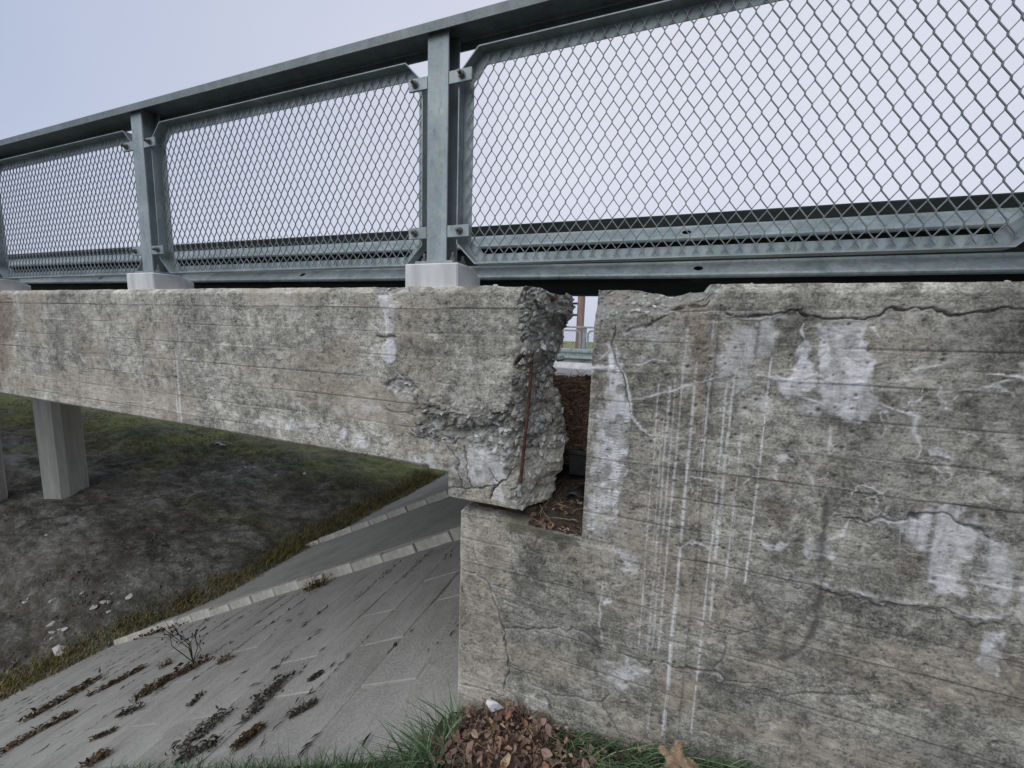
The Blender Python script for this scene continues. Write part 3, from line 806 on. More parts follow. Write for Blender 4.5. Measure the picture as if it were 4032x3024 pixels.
for (a, b_) in pick:
    o = bpy.data.objects.new("stone", random.choice(smeshes)); COL.objects.link(o); o.parent = beam
    r = min(.020, max(.0045, rng.lognormal(-4.65, .55)))
    o.location = (Xb[a, b_], YW + F1.D[a, b_] - r * .15, Zb2[a, b_]); o.scale = (r, r, r)
    o.rotation_euler = tuple(rng.uniform(0, 6.28, 3))
# a few larger pale cobbles called out by the photograph
for (px, py), r in (((2075, 1290), .018), ((2165, 1420), .024), ((2120, 1460), .019), ((2040, 1620), .020), ((2135, 1660), .026), ((1990, 1640), .017), ((1870, 1660), .018), ((1780, 1650), .015), ((1720, 1640), .014), ((2100, 1750), .022), ((2150, 1560), .02), ((2085, 1550), .02), ((2082, 1378), .018), ((2056, 1912), .022), ((2060, 1930), .024), ((1674, 1702), .011), ((1950, 1690), .019), ((2130, 1225), .02), ((2090, 1330), .016)):
    X0, Z0 = P(px, py, YW + .06)
    o = bpy.data.objects.new("cobble", smeshes[int(px) % 8]); COL.objects.link(o); o.parent = beam
    d = np.argmin((Xb - X0) ** 2 + (Zb2 - Z0) ** 2); o.location = (X0, YW + F1.D.ravel()[d] - r * .35, Z0); o.scale = (r, r, r); o.rotation_euler = (px, py, 1)
# reinforcing bar and stub
pt = onY(2096, 1378, YW + .040); pb = onY(2053, 1900, YW + .012)
mb = MB(); pts = []
for k in range(41):
    t_ = k / 40; q = pt * (1 - t_) + pb * t_
    pts.append((q[0] + math.sin(t_ * 5) * .003, q[1], q[2]))
mb.tube(pts, [.0062 + (.0012 if k % 2 else 0) for k in range(41)], 8)
mb.build("reinforcing_bar", M_rust, beam, smooth=True)
mb = MB(); s0 = onY(2150, 1188, YW + .13); s1 = onY(2190, 1174, YW + .09)
mb.tube([s0, s0 * .6 + s1 * .4, s1], [.006, .0075, .0078], 8); mb.build("bar_stub", M_rust, beam)
mb = MB(); s0 = onY(652, 1630, YW - .004)
# ---- abutment wall (right) ----------------------------------------------------------
XN, ZN = -.243, -.797                      # notch corner: joint face, bearing shelf
xa = np.concatenate([np.arange(-.784, XN - .002, .0032), np.arange(XN, .75, .0032), np.arange(.754, 1.16, .0036), np.arange(1.18, 4.0, .06)])
za = np.concatenate([np.arange(-2.06, -1.75, .006), np.arange(-1.745, ZN - .002, .0034), np.arange(ZN, ZT + .0035, .0032)])
za[-1] = ZT
Xa, Za = np.meshgrid(xa, za)
F2 = Face(Xa, Za, 500)
F2.boards(-.797, .1115, .004, .0032)
F2.rough(.8)
F2.cb[..., 3] += -.13 - .09 * ss(.35, .8, Xa) * ss(-1.0, -.4, Za) + (fbm(Xa * 3.2, Za * 3.6, 611, 4) - .5) * .34
F2.cb[..., 0] = np.maximum(F2.cb[..., 0], ss(.45, .7, fbm(Xa * 2.2, Za * 5, 621, 4)) * .62 * ss(-.1, -.7, Za))
lc = np.clip((-.774 - Xa) / .010, 0, 1) * (Za < ZN + .02); F2.D += lc * .012; F2.cb[..., 3] += lc * .25; F2.ca[..., 0] = np.maximum(F2.ca[..., 0], lc * .6)  # left chamfer, its lit edge tinted paler in the colour
ch = np.clip((Za - (ZT - .030)) / .030, 0, 1)
F2.D += ch * .022; F2.cb[..., 3] += ch * .12
chip = ss(.55, .75, fbm(Xa * 6, Za * 6, 531, 4, .6))
F2.D += ss(ZT - .05, ZT - .005, Za) * chip * (.010 - .007 * ss(.08, .16, Xa))
F2.pits(700, (-1.5, .15), (-.22, 1.1), (.0020, .0036)); F2.pits(160, (-1.7, -.85), (-.77, -.25), (.0019, .0030))
# board grain on the wall, wide shallow
F2.D += (fbm(Xa * 5, Za * 130, 541, 3) - .5) * .0016
# broken left top
brk = PL([(2300, 1285), (2360, 1262), (2430, 1250), (2560, 1238), (2640, 1218), (2700, 1206), (2790, 1203), (2822, 1182), (2838, 1150), (2850, 1000), (2200, 1000)])
Xw, Zw = Xa + F2.wx * .03, Za + F2.wz * .03
sdb = sdpoly(Xw, Zw, brk); insb = ss(-.003, .007, sdb)
F2.D = F2.D * (1 - .6 * insb) + insb * (.006 + np.clip(sdb, 0, .2) * .62)
F2.rocks(insb * .8, .017, .009, 700)
F2.cb[..., 3] += insb * .05
ztop = np.interp(Xa, [P(a, 1130)[0] for a in (2340, 2400, 2520, 2600, 2640, 2690, 2720, 2790, 2800, 2830)], [P(2340, b_)[1] for b_ in (1136, 1130, 1136, 1152, 1166, 1160, 1148, 1146, 1118, 1112)]) 
ztop = np.minimum(ztop, ZT)
Za2 = Za - (ZT - ztop) * ss(ZT - .12, ZT, Za) + (fbm(Xa * 18, Xa * 0, 561, 4) - .5) * (.010 - .007 * ss(.08, .16, Xa)) * ss(ZT - .03, ZT, Za)
F2.patch(PL([(2380, 1130), (2480, 1130), (2470, 1170), (2400, 1180)]), 2, .25, .03, .05)
F2.line(PL([(2650, 1200), (2720, 1196), (2800, 1185)]), .01, .02, 2, .55)
# coping crack and slightly proud coping
cop = [(2838, 1205), (2862, 1235), (2900, 1248), (2990, 1236), (3050, 1244), (3110, 1230), (3150, 1232), (3190, 1246), (3240, 1254), (3330, 1262), (3410, 1264), (3450, 1246), (3530, 1214), (3600, 1222), (3680, 1222), (3760, 1240), (3800, 1236), (3870, 1220), (3960, 1216), (4060, 1212), (4500, 1200)]
copp = PL(cop)
cz = np.interp(Xa, [p[0] for p in copp], [p[1] for p in copp])
below = ss(.004, -.004, Za - cz) * (Xa > copp[0][0])
F2.D += below * .007
F2.crack(copp, .0034, .016, .25, 1.0)
F2.line(PL([(2862, 1245), (2950, 1252), (3100, 1252), (3250, 1268), (3420, 1275)]), .006, -.003, 0, .5, brk=.4)
F2.patch(PL([(2850, 1110), (4300, 1100), (4300, 1205), (3800, 1230), (3500, 1210), (3400, 1255), (3200, 1245), (2860, 1235)]), 7, .06, .01, .02)
# lime run at the joint
lime = Z5([(1538, 400), (1552, 470), (1600, 600), (1622, 740), (1640, 850), (1620, 930), (1600, 1100), (1590, 1300), (1560, 1500), (1400, 1505), (1400, 1300), (1425, 1180), (1420, 1000), (1445, 850), (1490, 760), (1500, 640), (1520, 520)])
c, qv = F2.patch(PL(lime), 0, .78, .016, .06, noise_amp=.55, vstreak=.35)
F2.D[c] -= qv * (.005 + .0016 * np.sin(F2.Z[c] * 640 + fbm(F2.X[c] * 30, F2.Z[c] * 30, 3, 3) * 14) * ss(.35, .6, fbm(F2.X[c] * 20, F2.Z[c] * 10, 13, 3)))
F2.patch(PL(Z5([(1500, 500), (1530, 480), (1545, 560), (1510, 600)])), 0, .95, .01, .03)
F2.patch(PL(Z5([(1395, 560), (1425, 565), (1420, 600), (1395, 610)])), 0, .9, .008, .03)
F2.patch(PL(Z5([(1395, 400), (1408, 400), (1405, 480), (1395, 480)])), 0, .8, .008, .03)
F2.line(PL(Z5([(1555, 320), (1545, 380), (1530, 440), (1545, 520), (1600, 620), (1620, 740), (1635, 850)])), .0028, .010, 1, .75)
F2.line(PL(Z5([(1555, 460), (1560, 540), (1610, 630), (1630, 740), (1640, 850), (1700, 930), (1745, 965)])), .006, -.004, 0, .95)
F2.line(PL(Z5([(1395, 570), (1460, 575), (1540, 570), (1545, 560)])), .005, -.002, 0, .85)
F2.line(PL(Z5([(1460, 530), (1500, 490), (1535, 465)])), .005, -.001, 0, .7)
F2.line(PL(Z5([(1625, 760), (1700, 745), (1760, 735), (1870, 705)])) + PL([(2760, 1500), (2880, 1476)]), .0042, -.001, 0, .75)
F2.line(PL(Z5([(1600, 375), (1640, 350), (1720, 350), (1790, 300), (1860, 255)])), .004, .008, 1, .6, halo=(2.5, .8))
F2.line(PL(Z5([(1640, 555), (1720, 545), (1780, 530), (1860, 540)])), .004, -.001, 0, .65)
F2.patch(PL(Z5([(1690, 370), (1820, 320), (1815, 430), (1770, 500), (1710, 420)])), 0, .35, .02, .05, vstreak=.5)
# lime under the coping
F2.patch(PL([(2870, 1268), (3055, 1262), (3050, 1380), (2990, 1430), (2840, 1480), (2850, 1400)]), 0, .52, .012, .06, vstreak=.55)
F2.patch(PL([(2830, 1390), (2960, 1400), (2950, 1520), (2820, 1540)]), 0, .45, .02, .07, noise_amp=.6)
F2.patch(PL([(2860, 1480), (3040, 1450), (3060, 1640), (2900, 1680), (2830, 1620)]), 0, .32, .04, .10, noise_amp=.9)
F2.patch(PL([(3225, 1272), (3425, 1268), (3432, 1380), (3452, 1440), (3445, 1590), (3425, 1668), (3330, 1660), (3250, 1600), (3210, 1480), (3222, 1350)]), 0, .78, .010, .05, noise_amp=.4)
F2.patch(PL([(3168, 1340), (3182, 1380), (3200, 1460), (3212, 1520), (3170, 1530), (3110, 1500), (3145, 1420)]), 0, .92, .008, .04)
F2.patch(PL([(3040, 1485), (3160, 1490), (3180, 1560), (3110, 1560)]), 0, .65, .015, .06)
F2.patch(PL([(3170, 1570), (3260, 1590), (3240, 1640), (3170, 1620)]), 0, .5, .02, .06)
F2.patch(PL([(3330, 1280), (3380, 1285), (3375, 1370), (3330, 1360)]), 1, .30, .01, .06, noise_amp=.8)
F2.line(PL([(3165, 1270), (3160, 1300), (3172, 1345), (3180, 1400)]), .004, 0, 0, .8)
F2.line(PL([(2985, 1475), (3060, 1490), (3150, 1490), (3200, 1475), (3290, 1505), (3450, 1510)]), .004, -.002, 0, .75)
F2.line(PL([(3150, 1560), (3260, 1600), (3330, 1610), (3430, 1618)]), .004, -.001, 0, .85)
F2.line(PL([(3420, 1588), (3480, 1592), (3540, 1622), (3620, 1640), (3600, 1700), (3632, 1750), (3615, 1800)]), .0045, -.001, 0, .7)
F2.line(PL([(3270, 1680), (3270, 1720), (3265, 1780)]), .005, 0, 0, .6)
F2.line(PL([(3430, 1270), (3460, 1300), (3470, 1330)]), .004, 0, 0, .7)
F2.line(PL([(3590, 1452), (3640, 1452), (3715, 1443)]), .005, -.001, 0, .7)
F2.line(PL([(3480, 1500), (3540, 1505), (3700, 1480)]), .003, 0, 0, .5)
F2.line(PL([(3900, 1465), (4000, 1480), (4060, 1500)]), .005, -.002, 0, .8)
F2.line(PL([(3700, 1550), (3850, 1530), (4020, 1490)]), .003, 0, 0, .5)
F2.line(PL([(3050, 1800), (3095, 1795), (3110, 1815), (3180, 1850), (3205, 1900), (3220, 1960)]), .005, 0, 0, .55, brk=.4)
F2.patch(PL([(3060, 1797), (3100, 1792), (3100, 1812), (3060, 1812)]), 0, .6, .01, .03)
F2.line(PL([(3555, 1865), (3540, 1900), (3520, 1960), (3490, 2030)]), .005, 0, 0, .45, brk=.4)
# rust/brown band and drips
F2.patch(PL([(2712, 1228), (2790, 1226), (2780, 1500), (2775, 1700), (2740, 1720), (2735, 1500)]), 2, .28, .012, .05, vstreak=.4)
for a, b0, b1, wd_, v_ in ((2560, 1960, 2560, .0035, .6), (2598, 1500, 2230, .0035, .55), (2614, 1640, 2200, .003, .4), (2640, 1500, 2600, .0055, .45), (2662, 1480, 2580, .004, .4), (2692, 1440, 2600, .006, .5), (2708, 1280, 1460, .006, .5),
                           (2748, 1400, 3020, .0062, .78), (2800, 1466, 1916, .0038, .6), (2815, 1250, 1360, .004, .5), (2868, 1500, 3020, .0045, .62), (2868, 1700, 2200, .0035, .6), (2905, 1400, 2480, .006, .6),
                           (2930, 1640, 2320, .0045, .65), (3042, 1400, 2330, .0042, .75), (2672, 2300, 2960, .0035, .5), (2560, 2760, 2900, .0035, .4), (2900, 2000, 2150, .003, .4), (2780, 1560, 2000, .003, .35)):
    z1, z0 = P(a, b0)[1], P(a, min(b1, 2950))[1]
    F2.drip(P(a, b0)[0], z1, z0, wd_, v_)
# lower right lime fields
F2.patch(PL([(3655, 1995), (3780, 2000), (3860, 2070), (3940, 2110), (3960, 2160), (3820, 2170), (3800, 2330), (3660, 2330), (3650, 2160), (3560, 2120), (3520, 2060)]), 0, .66, .02, .07, vstreak=.6)
F2.patch(PL([(3840, 2170), (4000, 2150), (4100, 2200), (4090, 2400), (3900, 2390), (3860, 2300)]), 0, .55, .025, .08, vstreak=.7)
F2.patch(PL([(3520, 2050), (3600, 2060), (3590, 2130), (3530, 2110)]), 0, .5, .015, .06, vstreak=.5)
F2.patch(PL([(3160, 2150), (3240, 2130), (3285, 2140), (3280, 2200), (3200, 2205)]), 0, .8, .010, .05, noise_amp=.6)
F2.patch(PL([(2995, 2140), (3070, 2128), (3115, 2140), (3080, 2148), (3020, 2165)]), 0, .7, .008, .05)
F2.line(PL([(3270, 2140), (3320, 2110), (3345, 2060)]), .006, -.002, 0, .6)
F2.patch(PL([(2427, 2175), (2460, 2150), (2480, 2190), (2535, 2200), (2500, 2225), (2480, 2270), (2450, 2240)]), 0, .75, .008, .05, noise_amp=.5)
F2.patch(PL([(2370, 2610), (2450, 2595), (2560, 2640), (2550, 2700), (2440, 2720), (2390, 2680)]), 0, .62, .015, .06, noise_amp=.7)
F2.patch(PL([(3880, 2500), (3950, 2480), (3955, 2560), (3940, 2640), (3890, 2680), (3860, 2600)]), 0, .9, .012, .05, noise_amp=.5, depth=-.004)
F2.patch(PL([(3840, 2560), (3960, 2560), (3970, 2660), (3850, 2670)]), 1, .28, .03, .06)
F2.patch(PL([(3955, 1915), (3980, 1915), (3985, 1945), (3955, 1945)]), 0, .9, .006, .02)
F2.patch(PL([(2570, 2640), (2750, 2660), (2745, 2800), (2600, 2790)]), 4, .85, .02, .07)
F2.patch(PL([(2600, 2320), (2780, 2340), (2760, 2400), (2620, 2390)]), 4, .7, .02, .07)
F2.patch(PL([(3780, 2500), (4032, 2560), (4032, 2800), (3800, 2760)]), 4, .65, .05, .1)
F2.patch(PL([(2400, 2250), (2800, 2280), (2800, 2350), (2420, 2330)]), 4, .5, .04, .1)
# horizontal ridges and cracks
F2.line(PL([(3085, 2280), (3160, 2300), (3230, 2305), (3330, 2320), (3400, 2345), (3470, 2375), (3560, 2385), (3700, 2400), (3800, 2408), (3880, 2440), (4032, 2455), (4200, 2470)]), .009, -.005, 0, .42, warp=.05, brk=.25, halo=(1.6, .3))
F2.line(PL([(3120, 2315), (3260, 2330), (3360, 2355), (3460, 2390), (3600, 2405), (3760, 2425), (3850, 2460), (3960, 2470)]), .0035, .008, 1, .6, warp=.05)
F2.crack(PL([(3290, 2030), (3340, 2050), (3480, 2055), (3580, 2052), (3620, 2030), (3740, 2035), (3800, 2065), (3880, 2095), (3930, 2140)]), .004, .012, .8, .8)
q = P(3612, 2040)
F2.patch([(q[0] - .018, q[1] - .010), (q[0] + .014, q[1] - .014), (q[0] + .018, q[1] + .006), (q[0] - .008, q[1] + .014)], 1, .8, .006, .03, depth=.028)
F2.patch([(q[0] - .01, q[1] + .012), (q[0] + .03, q[1] + .012), (q[0] + .02, q[1] + .04), (q[0] - .005, q[1] + .035)], 2, .3, .01, .03)
F2.crack(PL([(2396, 2538), (2459, 2580), (2543, 2617), (2575, 2601), (2649, 2627), (2740, 2640), (2817, 2650), (2870, 2690), (2986, 2696)]), .0048, .016, .2, .95)
F2.line(PL([(2650, 2630), (2740, 2640), (2815, 2650)]), .004, .004, 2, .6)
F2.crack(PL([(2820, 2650), (2850, 2600), (2860, 2520), (2870, 2470)]), .003, .008, .2, .6)
F2.crack(PL([(2740, 2440), (2800, 2480), (2870, 2500), (2960, 2490), (3030, 2470)]), .004, .006, .2, .5)
F2.crack(PL([(3000, 2720), (3080, 2745), (3180, 2740), (3260, 2745), (3420, 2735)]), .005, .008, .2, .6)
# faint black spray-paint loop
F2.line(PL([(3255, 1965), (3255, 2080), (3230, 2240), (3232, 2330), (3222, 2420), (3200, 2500), (3160, 2560), (3110, 2590), (3060, 2598), (3000, 2585), (2940, 2560)]), .011, 0, 1, .85, warp=.014, taper=False, brk=.32)
F2.patch(PL([(2880, 2505), (3150, 2560), (3450, 2650), (3440, 2700), (3150, 2620), (2900, 2540)]), 1, .36, .012, .04)  # shadow band painted into the wall colour
F2.patch(PL([(3000, 1975), (3060, 1960), (3120, 2020), (3060, 2080)]), 2, .22, .03, .06)
F2.patch(PL([(3560, 2150), (3640, 2160), (3620, 2270), (3560, 2250)]), 2, .2, .03, .06)
F2.patch(PL([(2000, 2790), (2500, 2840), (3200, 2960), (3200, 3200), (2000, 3100)]), 7, .10, .05, .06)
# lower left abutment stub
ab = PL([(1800, 2015), (2010, 2060), (2010, 2300), (1930, 2310), (1985, 2474), (2000, 2740), (1900, 2860), (1800, 2850)])
F2.patch(ab, 4, .65, .02, .05)
F2.patch(ab, 7, .13, .015, .04)
F2.patch(PL([(1990, 2340), (2280, 2360), (2370, 2560), (2380, 2740), (2200, 2760), (2000, 2740), (1998, 2500)]), 7, -.10, .02, .05)
F2.patch(PL([(1900, 2150), (1960, 2130), (1985, 2200), (1960, 2270), (1920, 2240)]), 1, .35, .025, .05)
for pts, wd_, dp in (([(1800, 2240), (1880, 2262), (1928, 2300), (1945, 2340)], .0045, .016), ([(1928, 2300), (1940, 2370), (1985, 2474), (1988, 2569), (2006, 2632), (1990, 2700), (1984, 2745)], .0045, .018),
                     ([(1985, 2474), (2060, 2478), (2200, 2476), (2290, 2485), (2340, 2520), (2396, 2540)], .005, .010), ([(1800, 2690), (1880, 2705), (1985, 2745)], .004, .012),
                     ([(2000, 2610), (2060, 2640), (2090, 2690), (2174, 2738), (2270, 2745), (2375, 2772), (2390, 2745), (2417, 2727)], .0045, .012), ([(2375, 2772), (2400, 2830), (2445, 2905)], .0045, .012),
                     ([(1928, 2300), (2000, 2320), (2060, 2355), (2098, 2378)], .003, .006), ([(1865, 2150), (1870, 2200), (1900, 2230)], .004, .010), ([(2150, 2740), (2165, 2780), (2172, 2815)], .006, .010)):
    F2.crack(PL(pts), wd_, dp, .2, .75)
F2.line(PL([(2372, 2290), (2364, 2360), (2360, 2440), (2368, 2520), (2400, 2555)]), .005, .002, 0, .6, brk=.35)
F2.patch(PL([(2370, 2360), (2400, 2355), (2410, 2375), (2380, 2385)]), 0, .8, .006, .03)
F2.patch(PL([(1970, 2780), (2030, 2800), (2040, 2850), (1990, 2840)]), 0, .75, .012, .05, noise_amp=.5)
for _ in range(120):
    a, b_ = rng.uniform(2350, 4000), rng.uniform(1650, 2900)
    F2.line(PL([(a, b_), (a + rng.uniform(10, 60), b_ + rng.uniform(-20, 40)), (a + rng.uniform(30, 130), b_ + rng.uniform(-30, 60))]), rng.uniform(.0015, .0035), .0006, 0, rng.uniform(.2, .5), warp=.06, brk=.45)
for _ in range(34):                                   # pale branching hair cracks
    a, b_ = rng.uniform(2650, 3950), rng.uniform(1480, 2250); p_ = [(a, b_)]
    for k in range(rng.integers(2, 5)):
        a += rng.uniform(15, 70); b_ += rng.uniform(-45, 50); p_.append((a, b_))
    F2.line(PL(p_), .0026, -.0006, 0, rng.uniform(.45, .85), warp=.05, brk=.22)
    if rng.random() < .6: F2.line(PL([p_[1], (p_[1][0] + rng.uniform(-20, 30), p_[1][1] + rng.uniform(40, 130))]), .0026, 0, 0, rng.uniform(.4, .7), warp=.04, brk=.25)
# moss, mud below the joint
F2.patch(PL([(1960, 2040), (2290, 2100), (2290, 2150), (2150, 2150), (2100, 2110), (1980, 2080)]), 5, .75, .025, .08)
F2.patch(PL([(2100, 2080), (2290, 2105), (2292, 2160), (2160, 2165)]), 1, .45, .03, .08)
for _ in range(26):                                   # dark run-off below the shelf
    a = rng.uniform(1840, 2330); F2.drip(P(a, 2130)[0], P(a, 2110)[1], P(a, 2110 + rng.uniform(80, 500))[1], rng.uniform(.006, .02), rng.uniform(.05, .18), 1)
keep = np.ones((Xa.shape[0] - 1, Xa.shape[1] - 1), bool)
xm = .5 * (Xa[:-1, :-1] + Xa[:-1, 1:]); zm = .5 * (Za[:-1, :-1] + Za[1:, :-1])
keep &= ~((zm > ZN) & (xm < XN))
# ragged corner where the shelf meets the wall
abut = relief("abutment_wall", Xa, Za2, F2.D, keep, YW + .62, {"ca": F2.ca, "cb": F2.cb}, YW, .012, M_conc)
tag(abut, "grey board-marked concrete abutment wall with white lime stains and a notched bearing shelf", "wall")
mb = MB(); mb.box((-.1, YW + .60, -2.0), (4.0, YW + .64, -.12)); mb.build("rear_face", M_plinth, abut)
mb = MB(); mb.box((-.784, YW + .60, -2.6), (-.1, YW + .66, -.40)); mb.build("joint_back_face", M_plinth, abut)
# chips lying on the coping
for (px, py, r, nm) in ((1950, 1122, .013, "pale angular concrete chip lying on the beam top right of the plinth"), (3965, 1106, .008, "small pale chip lying on the coping at the far right"), (2960, 1108, .007, "small pale chip lying on the coping right of its broken end")):
    q = onY(px, py, YW + .06)
    me_ = stone_mesh(px); me_.materials.append(M_stone)
    for v in me_.vertices: v.co *= r
    o = link("concrete_chip", me_, None, None, (q[0], q[1], ZT + r * .45)); tag(o, nm, "stone")

# ------------------------------------------------------------------ road deck
CF = .078
def road_z(y): return -.235 - CF * (y - 2.0)
def slabbox(mb_, x0, x1, y0, y1, t0, t1):
    mb_.add([(x0,y0,road_z(y0)+t0),(x1,y0,road_z(y0)+t0),(x1,y1,road_z(y1)+t0),(x0,y1,road_z(y1)+t0),
             (x0,y0,road_z(y0)+t1),(x1,y0,road_z(y0)+t1),(x1,y1,road_z(y1)+t1),(x0,y1,road_z(y1)+t1)],
            [(0,3,2,1),(4,5,6,7),(0,1,5,4),(1,2,6,5),(2,3,7,6),(3,0,4,7)])
mb = MB(); slabbox(mb, -60, -.56, 1.96, 11.9, -.34, -.05); slabbox(mb, -.20, 40, 2.16, 11.9, -1.2, -.05); slabbox(mb, -.56, -.20, 2.2, 11.9, -.34, -.05)
tag(mb.build("bridge_deck", M_pier), kind="structure")
mb = MB(); slabbox(mb, -60, -.57, 1.97, 11.88, -.046, 0.0); slabbox(mb, -.19, 40, 2.17, 11.88, -.046, 0.0); slabbox(mb, -.565, -.195, 2.21, 11.88, -.046, -.004)
road = tag(mb.build("road", M_road), kind="structure")
mb = MB(); slabbox(mb, -60, 40, 8.9, 9.05, .004, .008); mb.build("edge_line", M_paint, road)
mb = MB(); slabbox(mb, -60, 40, 10.55, 10.85, -.1, .16); mb.build("kerb", M_paint, road)
mb = MB(); slabbox(mb, -60, 40, 11.0, 11.9, -.2, .34); mb.build("far_edge_beam", M_pier, road)

# ------------------------------------------------------------------ plinths
PXS = [-5.075, -3.02, -.965, 1.09]
def plinth(xc, label):
    m_ = MB(); x0, x1, y0, y1, z0, z1 = xc - .132, xc + .132, 1.532, 1.76, ZT - .012, .284
    n = [(x0, y0), (x1, y0), (x1, y1), (x0, y1)]
    vs = []
    c = .006
    prof = [(y0, z0), (y0, z1 - c), (y0 + c, z1), (y1 - .075, z1), (y1, z1 - .035), (y1, z0)]
    for X_ in (x0, x0 + c, x1 - c, x1):
        s_ = c if X_ in (x0, x1) else 0
        for (a, b_) in prof:
            vs.append((X_ - xc, a + (s_ if a == y0 else (-s_ if a == y1 else 0)), b_ - z0 - (s_ if b_ > z1 - .05 else 0)))
    L = len(prof); fs = []
    for j in range(3):
        for k in range(L): fs.append((j*L + k, j*L + (k+1) % L, (j+1)*L + (k+1) % L, (j+1)*L + k))
    fs += [tuple(range(L)), tuple(range(3*L, 4*L))[::-1]]
    m_.add(vs, fs)
    o = m_.build("concrete_plinth", M_plinth, None, (xc, 0, z0)); tag(o, label, "plinth", "concrete pads under the railing posts")
for xc, lb in zip(PXS, ("pale concrete plinth under the post at the left edge of the picture", "pale concrete plinth under the left-hand railing post", "pale concrete plinth under the middle railing post, beside the broken beam end", "pale concrete plinth under the post beyond the right edge")):
    if xc < 1: plinth(xc, lb)
plinth(-7.13, "pale concrete plinth under the farthest post beyond the left edge")

# ------------------------------------------------------------------ railing
rail = empty("bridge_railing", (-.965, 1.6, ZT))
tag(rail, "galvanised steel bridge railing with expanded-metal panels standing on the concrete beam", "railing")
def rb(m_, name, mat, parent=None, smooth=False):
    o = m_.build(name, mat, None, None, smooth); o.parent = parent or rail
    if o.parent == rail: o.location = -rail.location
    return o
XL, XR = -9.0, 5.2
m_ = MB(); t_ = .006; y0, y1, z0, z1 = 1.555, 1.705, 1.207, 1.251
pr = [(y0, z0), (y0, z1 - .008), (y0 + .008, z1), (y1 - .008, z1), (y1, z1 - .008), (y1, z0), (y1 - t_, z0), (y1 - t_, z1 - .010), (y1 - .01, z1 - t_), (y0 + .01, z1 - t_), (y0 + t_, z1 - .010), (y0 + t_, z0)]
vs = [(x, a, b_) for x in (XL, XR) for a, b_ in pr]; L = len(pr)
m_.add(vs, [(k, (k+1) % L, L + (k+1) % L, L + k) for k in range(L)])
rb(m_, "handrail", M_galvd)
# posts: rolled H section
ALLP = [-7.13] + PXS + [3.145]
def hpost(xc):
    m_ = MB(); hw, d, tf, tw = .05, .10, .009, .007; dz_ = -.098 if xc > 1 else 0.0
    m_.box((xc - hw, 1.58, .298 + dz_), (xc + hw, 1.58 + tf, 1.243), .0015)
    m_.box((xc - hw, 1.58 + d - tf, .298 + dz_), (xc + hw, 1.58 + d, 1.243), .0015)
    m_.box((xc - tw/2, 1.58 + tf + .0002, .298 + dz_), (xc + tw/2, 1.58 + d - tf - .0002, 1.243))
    o = rb(m_, "post", M_galv)
    b_ = MB(); b_.box((xc - .095, 1.556, .284 + dz_), (xc + .095, 1.715, .298 + dz_), .002)
    bp = b_.build("base_plate", M_galv); bp.parent = o
    for sx_ in (-1, 1):
        for yy in (1.60, 1.69):
            b_ = MB(); b_.cyl((xc + sx_ * .072, yy, .298 + dz_), (xc + sx_ * .072, yy, .302 + dz_), .020, n=14); b_.cyl((xc + sx_ * .072, yy, .302 + dz_), (xc + sx_ * .072, yy, .316 + dz_), .0145, n=6)
            b_.cyl((xc + sx_ * .072, yy, .316 + dz_), (xc + sx_ * .072, yy, .338 + dz_), .008, n=8)
            q = b_.build("anchor_bolt", M_bolt if yy < 1.65 else M_galvd); q.parent = o
    return o
for xc in ALLP: hpost(xc)
